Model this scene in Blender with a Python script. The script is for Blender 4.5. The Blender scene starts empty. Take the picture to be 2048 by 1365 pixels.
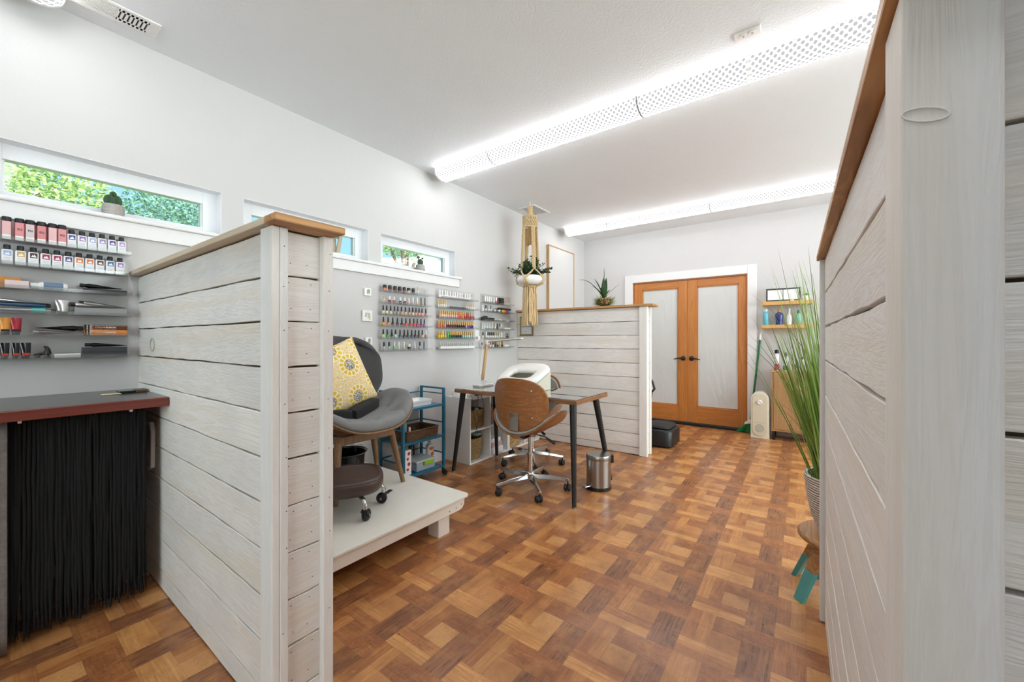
import bpy, bmesh, math, random
from mathutils import Vector, Matrix
random.seed(7)
C = bpy.context.scene.collection
PI = math.pi
W, D, CEIL = 2.85, 5.87, 2.744      # left wall, back wall, ceiling height
XB, YB = -2.6, -2.9                 # rear wall, right wall
EYE = 1.172

# ------------------------------------------------------------------ materials
def srgb(r, g, b):
    f = lambda c: c / 12.92 if c <= .04045 else ((c + .055) / 1.055) ** 2.4
    return (f(r / 255), f(g / 255), f(b / 255), 1)

class NT:
    def __init__(s, name):
        s.m = bpy.data.materials.new(name); s.m.use_nodes = True
        s.t = s.m.node_tree; s.n = s.t.nodes
        s.b = s.n['Principled BSDF']; s.out = s.n['Material Output']
    def node(s, typ, **kw):
        n = s.n.new(typ)
        for k, v in kw.items():
            if k.startswith('i_'):
                key = k[2:]; key = int(key) if key.isdigit() else key.replace('_', ' ')
                s.put(n.inputs[key], v)
            else: setattr(n, k, v)
        return n
    def put(s, sock, v):
        if isinstance(v, bpy.types.NodeSocket): s.t.links.new(v, sock)
        else: sock.default_value = v
    def math(s, op, a, b=0.0, c=None):
        n = s.n.new('ShaderNodeMath'); n.operation = op
        s.put(n.inputs[0], a); s.put(n.inputs[1], b)
        if c is not None: s.put(n.inputs[2], c)
        return n.outputs[0]
    def mix(s, f, a, b, mode='MIX'):
        n = s.n.new('ShaderNodeMix'); n.data_type = 'RGBA'; n.blend_type = mode
        s.put(n.inputs[0], f); s.put(n.inputs[6], a); s.put(n.inputs[7], b)
        return n.outputs[2]
    def ramp(s, f, stops):
        n = s.n.new('ShaderNodeValToRGB'); e = n.color_ramp.elements
        while len(e) < len(stops): e.new(.5)
        for el, (p, c) in zip(e, stops): el.position = p; el.color = c
        s.put(n.inputs[0], f); return n.outputs[0]
    def coords(s, scale=(1, 1, 1), loc=(0, 0, 0), src='Object', rot=(0, 0, 0)):
        tc = s.n.new('ShaderNodeTexCoord'); mp = s.n.new('ShaderNodeMapping')
        mp.inputs['Scale'].default_value = scale; mp.inputs['Rotation'].default_value = rot
        s.put(mp.inputs['Location'], loc)
        s.t.links.new(tc.outputs[src], mp.inputs['Vector']); return mp.outputs[0]
    def noise(s, vec, scale=5, detail=3, rough=.5, dist=0):
        n = s.n.new('ShaderNodeTexNoise'); s.put(n.inputs['Vector'], vec)
        n.inputs['Scale'].default_value = scale; n.inputs['Detail'].default_value = detail
        n.inputs['Roughness'].default_value = rough; n.inputs['Distortion'].default_value = dist
        return n.outputs['Fac']
    def bump(s, h, strength=.2, dist=.01):
        n = s.n.new('ShaderNodeBump'); n.inputs['Strength'].default_value = strength
        n.inputs['Distance'].default_value = dist; s.put(n.inputs['Height'], h)
        s.t.links.new(n.outputs[0], s.b.inputs['Normal'])
    def set(s, col=None, rough=None, metal=None, **kw):
        if col is not None: s.put(s.b.inputs['Base Color'], col)
        if rough is not None: s.put(s.b.inputs['Roughness'], rough)
        if metal is not None: s.b.inputs['Metallic'].default_value = metal
        for k, v in kw.items(): s.put(s.b.inputs[k.replace('_', ' ')], v)
        return s

_flat = {}
def flat(rgb, rough=.5, metal=0.0, coat=0.0, var=.06):
    """plain paint/plastic with a faint procedural mottling"""
    key = (rgb, rough, metal, coat)
    if key in _flat: return _flat[key]
    t = NT('paint_%d_%d_%d_%d' % (*rgb, int(rough * 100)))
    c = srgb(*rgb)
    f = t.noise(t.coords(), 40, 2)
    d = tuple(x * (1 - var) for x in c[:3]) + (1,)
    t.set(t.mix(f, c, d), rough, metal)
    if coat: t.b.inputs['Coat Weight'].default_value = coat
    _flat[key] = t.m
    return t.m

def m_wall(name, rgb, scale=150, strength=.25):
    t = NT(name); v = t.coords()
    n1 = t.noise(v, scale, 3, .6); n2 = t.noise(v, 2.5, 2)
    c = srgb(*rgb); d = tuple(x * .965 for x in c[:3]) + (1,)
    t.set(t.mix(n2, c, d), .6); t.bump(n1, strength, .004)
    return t.m

def m_whitewash(name, axis, pale=(240, 238, 234), dark=(188, 178, 164), grey=(206, 206, 207), amt=.7, period=1.0):
    """whitewashed softwood, grain along one axis, each board its own piece of timber"""
    t = NT(name)
    sc = [9.0, 9.0, 9.0]; sc[axis] = .55
    g = t.n.new('ShaderNodeNewGeometry')
    off = t.n.new('ShaderNodeCombineXYZ')
    r = t.math('MULTIPLY', g.outputs['Random Per Island'], 37.0)
    for i in range(3): t.put(off.inputs[i], r)
    v = t.coords(tuple(sc), off.outputs[0])
    warp = t.noise(v, 1.3, 2, .5)
    rings = t.noise(v, 2.2, 4, .62, 1.6)
    wave = t.math('SINE', t.math('MULTIPLY', rings, 46.0))
    wave = t.math('MULTIPLY_ADD', wave, .5, .5)
    fine = t.noise(t.coords(tuple(6 * x if i != axis else 3 for i, x in enumerate(sc)), off.outputs[0]), 4, 3, .7)
    blot = t.noise(t.coords((2.2, 2.2, 2.2), off.outputs[0]), 1.6, 3, .55)
    P, Dk, G = srgb(*pale), srgb(*dark), srgb(*grey)
    a = t.math('MULTIPLY', t.math('POWER', wave, 2.0), .30 * amt)
    a = t.math('ADD', a, t.math('MULTIPLY', t.math('POWER', fine, 2.0), .5 * amt))
    col = t.mix(a, P, Dk)
    bl = t.ramp(blot, [(.42, (0, 0, 0, 1)), (.72, (1, 1, 1, 1))])
    col = t.mix(t.math('MULTIPLY', bl, .55 * amt), col, G)
    wb = t.ramp(warp, [(.5, (0, 0, 0, 1)), (.75, (1, 1, 1, 1))])
    col = t.mix(t.math('MULTIPLY', wb, .75 * amt), col, srgb(222, 208, 184))
    tint = t.math('MULTIPLY_ADD', g.outputs['Random Per Island'], .10, .92)
    tc = t.n.new('ShaderNodeCombineColor')
    for i in range(3): t.put(tc.inputs[i], tint)
    col = t.mix(1.0, col, tc.outputs[0], 'MULTIPLY')
    t.set(col, .62); t.bump(t.math('ADD', wave, fine), .22, .002)
    return t.m

def m_wood(name, light, dark, axis, scale=9, stretch=.05, rough=.45, contrast=.7, rings=30, dist=1.2):
    t = NT(name); sc = [scale] * 3; sc[axis] = scale * stretch
    g = t.n.new('ShaderNodeNewGeometry')
    off = t.n.new('ShaderNodeCombineXYZ')
    r = t.math('MULTIPLY', g.outputs['Random Per Island'], 23.0)
    for i in range(3): t.put(off.inputs[i], r)
    v = t.coords(tuple(sc), off.outputs[0])
    n = t.noise(v, 2, 4, .6, dist)
    w = t.math('MULTIPLY_ADD', t.math('SINE', t.math('MULTIPLY', n, rings)), .5, .5)
    f = t.noise(v, 9, 3, .7)
    k = t.math('MULTIPLY', t.math('ADD', t.math('MULTIPLY', w, .55), t.math('MULTIPLY', f, .5)), contrast)
    t.set(t.mix(k, srgb(*light), srgb(*dark)), rough); t.bump(w, .06, .002)
    return t.m

def m_fabric(name, rgb, scale=380, rough=.95, var=.25):
    t = NT(name); v = t.coords()
    a = t.noise(v, scale, 2, .8); b = t.noise(v, 30, 2)
    c = srgb(*rgb); d = tuple(x * (1 - var * 1.6) for x in c[:3]) + (1,)
    t.set(t.mix(t.math('MULTIPLY_ADD', a, .8, t.math('MULTIPLY', b, .2)), c, d), rough)
    t.bump(a, .3, .002); return t.m

def m_glass(name, tint=(235, 242, 242), alpha=.12, rough=.03, fres=.8, blend=.25):
    """clear sheet: mostly see-through, with a glossy skin"""
    t = NT(name)
    tr = t.node('ShaderNodeBsdfTransparent'); tr.inputs[0].default_value = srgb(*tint)
    gl = t.node('ShaderNodeBsdfGlossy'); gl.inputs['Roughness'].default_value = rough; gl.inputs['Color'].default_value = (.97, .98, .98, 1)
    lw = t.node('ShaderNodeLayerWeight'); lw.inputs[0].default_value = blend
    f = t.math('MULTIPLY_ADD', lw.outputs['Fresnel'], fres, alpha * .35)
    mx = t.node('ShaderNodeMixShader')
    t.put(mx.inputs[0], f)
    t.t.links.new(tr.outputs[0], mx.inputs[1]); t.t.links.new(gl.outputs[0], mx.inputs[2])
    t.t.links.new(mx.outputs[0], t.out.inputs[0]); return t.m

def m_floor():
    """sheet vinyl printed as pinwheel parquet, 305 mm repeat"""
    t = NT('parquet_vinyl')
    tc = t.n.new('ShaderNodeTexCoord'); sp = t.n.new('ShaderNodeSeparateXYZ')
    t.t.links.new(tc.outputs['Object'], sp.inputs[0])
    X, Y = sp.outputs[0], sp.outputs[1]
    S = .3052
    gx = t.math('DIVIDE', t.math('SUBTRACT', X, 1.272 - 30 * S), S)
    gy = t.math('DIVIDE', t.math('SUBTRACT', Y, 1.0095 - 30 * S), S)
    u = t.math('MULTIPLY', t.math('FRACT', gx), 3.0)
    v = t.math('MULTIPLY', t.math('FRACT', gy), 3.0)
    ix, iy = t.math('FLOOR', gx), t.math('FLOOR', gy)
    lt = lambda a, b: t.math('LESS_THAN', a, b)
    gt = lambda a, b: t.math('GREATER_THAN', a, b)
    AND = lambda *a: a[0] if len(a) == 1 else t.math('MULTIPLY', a[0], AND(*a[1:]))
    mA = AND(lt(u, 2.0), lt(v, 1.0))                 # dark block, grain along X
    mB = AND(gt(u, 2.0), lt(v, 2.0))                 # reddish block, grain along Y
    mC = AND(gt(u, 1.0), gt(v, 2.0))                 # amber block, grain along X
    mD = AND(lt(u, 1.0), gt(v, 1.0))                 # pale block, grain along Y
    def hashn(a, b, c):
        n = t.n.new('ShaderNodeTexWhiteNoise'); n.noise_dimensions = '3D'
        cv = t.n.new('ShaderNodeCombineXYZ')
        t.put(cv.inputs[0], a); t.put(cv.inputs[1], b); t.put(cv.inputs[2], c)
        t.t.links.new(cv.outputs[0], n.inputs[0]); return n.outputs[0]
    blk = t.math('ADD', t.math('ADD', mA, t.math('MULTIPLY', mB, 2.0)), t.math('ADD', t.math('MULTIPLY', mC, 3.0), t.math('MULTIPLY', mD, 4.0)))
    # strips: the print has two staves to every block
    strip = t.math('ADD', t.math('MULTIPLY', t.math('ADD', mA, mC), t.math('FLOOR', t.math('MULTIPLY', v, 2.0))),
                   t.math('MULTIPLY', t.math('ADD', mB, mD), t.math('FLOOR', t.math('MULTIPLY', u, 2.0))))
    h = hashn(t.math('MODULO', ix, 3.0), t.math('MODULO', iy, 3.0), t.math('ADD', blk, t.math('MULTIPLY', strip, 7.0)))
    h2 = hashn(ix, iy, blk)
    def grain(ax, s1=120, s2=7):
        cv = t.n.new('ShaderNodeCombineXYZ')
        a, b = (X, Y) if ax == 0 else (Y, X)
        t.put(cv.inputs[0], t.math('MULTIPLY', a, s2)); t.put(cv.inputs[1], t.math('MULTIPLY', b, s1))
        t.put(cv.inputs[2], t.math('MULTIPLY', h, 9.0)); return cv.outputs[0]
    gX, gY = t.noise(grain(0), 1, 3, .65, .4), t.noise(grain(1), 1, 3, .65, .4)
    sX = t.math('ADD', mA, mC)
    g = t.math('ADD', t.math('MULTIPLY', gX, sX), t.math('MULTIPLY', gY, t.math('SUBTRACT', 1.0, sX)))
    cv = t.coords((26, 26, 26)); swirl = t.noise(cv, .7, 3, .55, 1.5)
    rings = t.math('MULTIPLY_ADD', t.math('SINE', t.math('MULTIPLY', swirl, 60.0)), .5, .5)
    dk = lambda f, a, b: t.mix(f, srgb(*a), srgb(*b))
    gr = t.ramp(g, [(.3, (0, 0, 0, 1)), (.7, (1, 1, 1, 1))])
    lines = t.ramp(g, [(.36, (1, 1, 1, 1)), (.41, (0, 0, 0, 1))])
    A = t.mix(t.math('MULTIPLY', lines, .55), dk(gr, (112, 74, 52), (166, 112, 80)), srgb(62, 38, 26))
    B = t.mix(t.math('MULTIPLY', rings, .6), dk(gr, (150, 96, 62), (188, 126, 84)), srgb(128, 78, 50))
    st2 = t.math('GREATER_THAN', h, .5)
    Cc = t.mix(st2, dk(gr, (176, 116, 70), (212, 154, 98)), dk(gr, (138, 86, 54), (182, 122, 78)))
    Dd = t.mix(st2, dk(gr, (188, 128, 76), (228, 172, 114)), dk(gr, (146, 92, 58), (190, 130, 84)))
    E = t.mix(t.math('MULTIPLY', rings, .4), t.mix(st2, srgb(214, 160, 106), srgb(190, 134, 86)), srgb(166, 112, 70))
    col = E
    for m_, c_ in ((mA, A), (mB, B), (mC, Cc), (mD, Dd)): col = t.mix(m_, col, c_)
    br = t.math('MULTIPLY_ADD', h, .22, .90)
    br = t.math('MULTIPLY', br, t.math('MULTIPLY_ADD', h2, .12, .93))
    bc = t.n.new('ShaderNodeCombineColor')
    for i in range(3): t.put(bc.inputs[i], br)
    col = t.mix(1.0, col, bc.outputs[0], 'MULTIPLY')
    blot = t.noise(t.coords((5, 5, 5)), 1.2, 3, .6)
    col = t.mix(t.math('MULTIPLY', t.ramp(blot, [(.44, (0, 0, 0, 1)), (.72, (1, 1, 1, 1))]), .55), col, srgb(124, 76, 48))
    blo2 = t.noise(t.coords((11, 11, 11), (4, 2, 0)), 1.2, 3, .6)
    col = t.mix(t.math('MULTIPLY', t.ramp(blo2, [(.48, (0, 0, 0, 1)), (.75, (1, 1, 1, 1))]), .5), col, srgb(206, 146, 92))
    # fine seams between blocks
    eu = t.math('ABSOLUTE', t.math('SUBTRACT', t.math('FRACT', t.math('ADD', u, .5)), .5))
    ev = t.math('ABSOLUTE', t.math('SUBTRACT', t.math('FRACT', t.math('ADD', v, .5)), .5))
    inA = AND(mA, t.math('MINIMUM', t.math('ABSOLUTE', t.math('SUBTRACT', u, 1.0)), 1.0))
    seam = t.math('LESS_THAN', t.math('MINIMUM', eu, ev), .012)
    col = t.mix(t.math('MULTIPLY', seam, .22), col, srgb(70, 42, 28))
    rough = t.math('MULTIPLY_ADD', t.noise(t.coords((1, 1, 1)), 3.0, 4, .6), .24, .17)
    hs = t.n.new('ShaderNodeHueSaturation'); hs.inputs['Saturation'].default_value = 1.03; hs.inputs['Value'].default_value = .93; t.put(hs.inputs['Color'], col); col = hs.outputs[0]
    t.set(col, rough); t.b.inputs['Specular IOR Level'].default_value = .45
    t.bump(g, .05, .001)
    return t.m

def m_basket(name, light, dark, sx=40, sz=55):
    t = NT(name)
    br = t.n.new('ShaderNodeTexBrick')
    tc = t.n.new('ShaderNodeTexCoord'); sp = t.n.new('ShaderNodeSeparateXYZ')
    t.t.links.new(tc.outputs['Object'], sp.inputs[0])
    cv = t.n.new('ShaderNodeCombineXYZ')
    t.put(cv.inputs[0], t.math('ADD', sp.outputs[0], sp.outputs[1])); t.put(cv.inputs[1], sp.outputs[2])
    t.t.links.new(cv.outputs[0], br.inputs['Vector'])
    br.inputs['Scale'].default_value = sx; br.inputs['Mortar Size'].default_value = .045
    br.inputs['Brick Width'].default_value = 1.0; br.inputs['Row Height'].default_value = .42
    br.inputs['Color1'].default_value = srgb(*light); br.inputs['Color2'].default_value = srgb(*[(a + b) // 2 for a, b in zip(light, dark)])
    br.inputs['Mortar'].default_value = srgb(*dark)
    n = t.noise(t.coords(), 60, 3)
    t.set(t.mix(t.math('MULTIPLY', n, .5), br.outputs[0], srgb(*dark)), .85); t.bump(br.outputs['Fac'], -.6, .006)
    return t.m

def m_leaf(name, a, b, rough=.45):
    t = NT(name); g = t.n.new('ShaderNodeNewGeometry')
    t.set(t.mix(g.outputs['Random Per Island'], srgb(*a), srgb(*b)), rough)
    return t.m

def m_emit(name, rgb, strength=1.0):
    t = NT(name); em = t.node('ShaderNodeEmission')
    em.inputs[0].default_value = srgb(*rgb); em.inputs[1].default_value = strength
    t.t.links.new(em.outputs[0], t.out.inputs[0]); return t.m

M = {}
M['wall'] = m_wall('painted_wall', (203, 202, 201), 110, .22)
M['ceiling'] = m_wall('textured_ceiling', (238, 243, 247), 75, .5)
M['trimwhite'] = flat((230, 230, 230), .35)
M['vinylwhite'] = flat((240, 242, 245), .3)
M['floor'] = m_floor()
for i, a in enumerate('xyz'): M['wash_' + a] = m_whitewash('whitewashed_plank_' + a, i, amt=(.5, .7, .7)[i])
M['wash_post'] = m_whitewash('whitewashed_post', 2, (238, 238, 236), (204, 200, 194), (214, 214, 214), .5)
M['core'] = flat((92, 70, 48), .9)
for i, a in enumerate('xyz'):
    M['cap_' + a] = m_wood('pine_cap_' + a, (206, 158, 100), (138, 88, 44), i, 7, .06, .5, .95)
M['capwash_y'] = m_wood('washed_pine_cap', (206, 192, 168), (172, 150, 118), 1, 8, .06, .5, .7)
M['fir'] = m_wood('varnished_fir_z', (200, 132, 66), (158, 92, 40), 2, 10, .04, .32, .75)
M['fir_y'] = m_wood('varnished_fir_y', (196, 128, 64), (156, 92, 42), 1, 10, .04, .32, .75)
M['walnut'] = m_wood('walnut_veneer', (172, 116, 68), (112, 66, 34), 1, 26, .02, .3, .7, 14, .15)
M['walnut_leg'] = m_wood('walnut_leg', (140, 108, 76), (104, 76, 50), 2, 10, .06, .45, .7)
M['oak'] = m_wood('oak_z', (205, 168, 120), (166, 126, 80), 2, 9, .05, .5, .7)
M['shelfpine'] = m_wood('pine_shelf', (222, 178, 108), (190, 140, 72), 1, 9, .05, .45, .7)
M['acacia'] = m_wood('acacia_seat', (190, 138, 84), (128, 84, 46), 0, 8, .12, .4, .9)
M['tabletop'] = m_wood('brown_table_top', (160, 114, 74), (112, 74, 44), 1, 10, .06, .4, .85)
M['mahogany'] = m_wood('mahogany_edge', (120, 56, 44), (78, 32, 26), 0, 9, .06, .28, .8)
M['counter_top'] = flat((62, 58, 56), .22)
M['glass'] = m_glass('window_glass', (240, 248, 248), .05, .02)
M['acrylic'] = m_glass('clear_acrylic', (252, 252, 252), .03, .12, .14)
M['acrylic_edge'] = m_glass('clear_acrylic_edge', (236, 238, 238), .25, .2, .22)
M['tableglass'] = m_glass('table_glass', (250, 252, 251), 1.5, .015, .6, .6)
M['chrome'] = flat((205, 205, 205), .12, 1.0)
M['steel'] = flat((170, 168, 165), .28, 1.0)
M['black'] = flat((22, 22, 23), .42)
M['blackgloss'] = flat((14, 14, 15), .12)
M['blackmetal'] = flat((38, 37, 36), .42, .3)
M['rubber'] = flat((30, 30, 31), .6)
M['white'] = flat((238, 238, 236), .4)
M['whitegloss'] = flat((242, 242, 240), .18)
M['teal'] = flat((18, 102, 132), .36)
M['grey_fabric'] = m_fabric('grey_tweed', (140, 141, 141))
M['dark_fabric'] = m_fabric('charcoal_tweed', (84, 85, 86))
M['black_fabric'] = m_fabric('black_velour', (34, 34, 36))
M['brown_leather'] = flat((72, 56, 50), .38)
M['grey_leather'] = flat((176, 177, 174), .42)
M['black_leather'] = flat((28, 28, 30), .35)
M['white_leather'] = flat((238, 237, 232), .45)
M['cream'] = flat((226, 220, 200), .45)
M['leaf_dark'] = m_leaf('dark_leaf', (34, 62, 34), (60, 92, 48))
M['leaf_succ'] = m_leaf('succulent_leaf', (88, 128, 70), (120, 158, 90))
M['grass'] = m_leaf('grass_blade', (94, 128, 48), (176, 200, 106), .5)
M['soil'] = flat((50, 38, 28), .95)
M['jute'] = m_basket('jute_cord', (208, 178, 128), (150, 116, 70), 90, 90)
M['rattan'] = m_basket('brown_rattan', (128, 98, 66), (58, 42, 28), 28)
M['seagrass'] = m_basket('seagrass', (176, 144, 92), (96, 72, 42), 46)
M['seagrass_light'] = m_basket('pale_seagrass', (206, 170, 112), (120, 88, 50), 30)
M['concrete'] = m_basket('grey_woven_pot', (206, 202, 196), (132, 128, 122), 210)
M['cactus'] = flat((52, 84, 50), .5)
M['paper'] = flat((240, 240, 238), .6)

# ------------------------------------------------------------------ mesh builder
class MB:
    def __init__(s): s.bm = bmesh.new()
    def _face(s, vs):
        try: return s.bm.faces.new(vs)
        except ValueError: return None
    def box(s, lo, hi, rot=None, pivot=None, mat=0):
        x0, y0, z0 = lo; x1, y1, z1 = hi
        P = [(x0, y0, z0), (x1, y0, z0), (x1, y1, z0), (x0, y1, z0), (x0, y0, z1), (x1, y0, z1), (x1, y1, z1), (x0, y1, z1)]
        if rot is not None:
            pv = Vector(pivot if pivot else ((x0 + x1) / 2, (y0 + y1) / 2, (z0 + z1) / 2))
            P = [rot @ (Vector(p) - pv) + pv for p in P]
        v = [s.bm.verts.new(p) for p in P]
        for f in ((0, 3, 2, 1), (4, 5, 6, 7), (0, 1, 5, 4), (1, 2, 6, 5), (2, 3, 7, 6), (3, 0, 4, 7)):
            fc = s._face([v[i] for i in f]); fc.material_index = mat
        return s
    def rings(s, rings, closed=True, cap0=True, cap1=True, mat=0):
        R = [[s.bm.verts.new(p) for p in r] for r in rings]
        n = len(R[0])
        for a, b in zip(R, R[1:]):
            for i in range(n if closed else n - 1):
                j = (i + 1) % n
                f = s._face([a[i], a[j], b[j], b[i]])
                if f: f.material_index = mat
        if closed and cap0 and n > 2:
            f = s._face(R[0][::-1])
            if f: f.material_index = mat
        if closed and cap1 and n > 2:
            f = s._face(R[-1])
            if f: f.material_index = mat
        return R
    def lathe(s, prof, o=(0, 0, 0), seg=20, axis=None, mat=0, cap0=True, cap1=True, sx=1.0, sy=1.0):
        """prof: (radius, height) pairs; axis turns the local +Z onto a direction"""
        q = Vector((0, 0, 1)).rotation_difference(Vector(axis)) if axis is not None else None
        o = Vector(o); rs = []
        for r, h in prof:
            ring = []
            for i in range(seg):
                a = 2 * PI * i / seg
                p = Vector((max(r, 1e-5) * math.cos(a) * sx, max(r, 1e-5) * math.sin(a) * sy, h))
                if q: p = q @ p
                ring.append(o + p)
            rs.append(ring)
        s.rings(rs, True, cap0, cap1, mat); return s
    def cyl(s, a, b, r0, r1=None, seg=12, mat=0):
        a, b = Vector(a), Vector(b); r1 = r0 if r1 is None else r1
        return s.lathe([(r0, 0), (r1, (b - a).length)], a, seg, b - a, mat)
    def tube(s, pts, r, seg=8, mat=0):
        pts = [Vector(p) for p in pts]; n = len(pts)
        rr = r if isinstance(r, (list, tuple)) else [r] * n
        up = None; rs = []
        for i, p in enumerate(pts):
            t = (pts[min(i + 1, n - 1)] - pts[max(i - 1, 0)]).normalized()
            if up is None:
                up = Vector((0, 0, 1)) if abs(t.z) < .9 else Vector((1, 0, 0))
            x = t.cross(up).normalized(); up = x.cross(t).normalized()
            rs.append([p + (x * math.cos(2 * PI * k / seg) + up * math.sin(2 * PI * k / seg)) * rr[i] for k in range(seg)])
        s.rings(rs, True, True, True, mat); return s
    def prism(s, outline, lo, hi, axis=2, mat=0):
        """outline in the plane of the two other axes (in x,y,z order), pulled from lo to hi along axis"""
        def P(u, v, w):
            return {0: (w, u, v), 1: (u, w, v), 2: (u, v, w)}[axis]
        a = [P(u, v, lo) for u, v in outline]; b = [P(u, v, hi) for u, v in outline]
        s.rings([a, b], True, True, True, mat); return s
    def grid(s, fn, nu, nv, closed_u=False, mat=0):
        V = [[s.bm.verts.new(fn(i / nu, j / nv)) for j in range(nv + 1)] for i in range(nu if closed_u else nu + 1)]
        for i in range(nu):
            for j in range(nv):
                a, b = V[i], V[(i + 1) % len(V)]
                f = s._face([a[j], b[j], b[j + 1], a[j + 1]])
                if f: f.material_index = mat
        return V
    def ball(s, o, r, seg=14, sx=1, sy=1, sz=1, mat=0, rot=None):
        o = Vector(o); prof = []
        n = max(5, seg // 2); rs = []
        for i in range(n + 1):
            th = PI * i / n; ring = []
            for k in range(seg):
                a = 2 * PI * k / seg
                p = Vector((r * sx * max(math.sin(th), 1e-4) * math.cos(a), r * sy * max(math.sin(th), 1e-4) * math.sin(a), -r * sz * math.cos(th)))
                if rot is not None: p = rot @ p
                ring.append(o + p)
            rs.append(ring)
        s.rings(rs, True, True, True, mat); return s
    def quad(s, a, b, c, d, mat=0):
        f = s._face([s.bm.verts.new(p) for p in (a, b, c, d)])
        if f: f.material_index = mat
        return s
    def build(s, name, mat, parent=None, loc=None, smooth=False, bevel=0.0, bseg=2, sub=0, solid=0.0, recalc=True, angle=40):
        if recalc: bmesh.ops.recalc_face_normals(s.bm, faces=s.bm.faces)
        me = bpy.data.meshes.new(name); s.bm.to_mesh(me); s.bm.free()
        for m in (mat if isinstance(mat, (list, tuple)) else [mat]): me.materials.append(m)
        o = bpy.data.objects.new(name, me); C.objects.link(o)
        if parent is not None: o.parent = parent
        if loc is not None: o.location = loc
        if smooth:
            me.polygons.foreach_set('use_smooth', [True] * len(me.polygons))
            if angle < 180:
                try: me.set_sharp_from_angle(angle=math.radians(angle))
                except Exception: pass
        if solid:
            md = o.modifiers.new('Solidify', 'SOLIDIFY'); md.thickness = solid; md.offset = 0
        if bevel:
            md = o.modifiers.new('Bevel', 'BEVEL'); md.width = bevel; md.segments = bseg
            md.limit_method = 'ANGLE'; md.angle_limit = math.radians(50)
        if sub:
            md = o.modifiers.new('Subdivision', 'SUBSURF'); md.levels = sub; md.render_levels = sub
        return o

def tag(o, label, cat, group=None, kind=None):
    o['label'] = label; o['category'] = cat
    if group: o['group'] = group
    if kind: o['kind'] = kind
    return o
def thing(name, label, cat, loc=(0, 0, 0), rz=0.0, group=None):
    o = bpy.data.objects.new(name, None); C.objects.link(o)
    o.empty_display_size = .05
    o.location = loc; o.rotation_euler = (0, 0, rz)
    return tag(o, label, cat, group)
def struct(o): o['kind'] = 'structure'; return o
def dup(root, loc, rz=None, label=None, group=None):
    r = root.copy(); C.objects.link(r); r.location = loc
    if rz is not None: r.rotation_euler = (0, 0, rz)
    if label: r['label'] = label
    if group: r['group'] = group
    for ch in list(root.children):
        c = ch.copy(); C.objects.link(c); c.parent = r
        for g in list(ch.children):
            d = g.copy(); C.objects.link(d); d.parent = c
    return r
def lettering(name, text, size, mat, parent, loc, rot, depth=.0004, bold=False):
    cu = bpy.data.curves.new(name, 'FONT'); cu.body = text; cu.size = size; cu.extrude = depth
    cu.align_x = 'CENTER'; cu.align_y = 'CENTER'; cu.resolution_u = 3
    if bold: cu.offset = size * .028
    tmp = bpy.data.objects.new('tmp', cu); C.objects.link(tmp)
    bpy.context.view_layer.update()
    me = bpy.data.meshes.new_from_object(tmp.evaluated_get(bpy.context.evaluated_depsgraph_get()))
    bpy.data.objects.remove(tmp); bpy.data.curves.remove(cu)
    me.materials.clear(); me.materials.append(mat)
    o = bpy.data.objects.new(name, me); C.objects.link(o)
    if parent is not None: o.parent = parent
    o.location = loc; o.rotation_euler = rot
    return o
def ordinal(i):
    return ['first', 'second', 'third', 'fourth', 'fifth', 'sixth', 'seventh', 'eighth', 'ninth', 'tenth', 'eleventh', 'twelfth', 'thirteenth', 'fourteenth', 'fifteenth', 'sixteenth', 'seventeenth', 'eighteenth'][i]
# ------------------------------------------------------------------ camera
cam = bpy.data.cameras.new('camera'); cam.sensor_width = 36; cam.lens = 800 / 2048 * 36
cam.shift_y = -2.5 / 2048; cam.clip_start = .02; cam.clip_end = 200
co = bpy.data.objects.new('camera', cam); C.objects.link(co)
co.location = (0, 0, EYE); co.rotation_euler = (PI / 2, 0, math.radians(36.1 - 90))
bpy.context.scene.camera = co

# ------------------------------------------------------------------ room shell
struct(MB().box((XB - .1, YB - .1, -.06), (D + .15, W + .13, 0)).build('floor', M['floor']))
struct(MB().box((XB - .1, YB - .1, CEIL), (D + .15, W + .13, CEIL + .1)).build('ceiling', M['ceiling']))
WIN = [(.03, .921), (1.038, 1.933), (2.051, 2.929)]
WZ0, WZ1 = 1.806, 2.064
mb = MB(); T = .13
mb.box((XB - .1, W, 0), (D + .15, W + T, WZ0)); mb.box((XB - .1, W, WZ1), (D + .15, W + T, CEIL))
xs = [XB - .1] + [v for w in WIN for v in w] + [D + .15]
for a, b in zip(xs[0::2], xs[1::2]): mb.box((a, W, WZ0), (b, W + T, WZ1))
struct(mb.build('wall_left', M['wall']))
DY0, DY1, DZ = .577, 2.052, 2.012
mb = MB()
mb.box((D, YB - .1, 0), (D + .15, DY0, CEIL)); mb.box((D, DY1, 0), (D + .15, W, CEIL)); mb.box((D, DY0, DZ), (D + .15, DY1, CEIL))
struct(mb.build('wall_back', M['wall']))
QX0, QX1, QZ0, QZ1 = .9, 5.5, .8, 2.45  # unseen right window, added to let daylight brighten the room
mb = MB(); mb.box((XB - .1, YB - .1, 0), (D, YB, QZ0)); mb.box((XB - .1, YB - .1, QZ1), (D, YB, CEIL)); mb.box((XB - .1, YB - .1, QZ0), (QX0, YB, QZ1)); mb.box((QX1, YB - .1, QZ0), (D, YB, QZ1))
struct(mb.build('wall_right', M['wall']))
mb = MB()
for k in range(5):
    x = QX0 + (QX1 - QX0 - .05) * k / 4; mb.box((x, YB - .08, QZ0), (x + .05, YB - .03, QZ1))
mb.box((QX0, YB - .08, QZ0), (QX1, YB - .03, QZ0 + .05)); mb.box((QX0, YB - .08, QZ1 - .05), (QX1, YB - .03, QZ1))
w = struct(mb.build('window_5', M['vinylwhite']))
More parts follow.
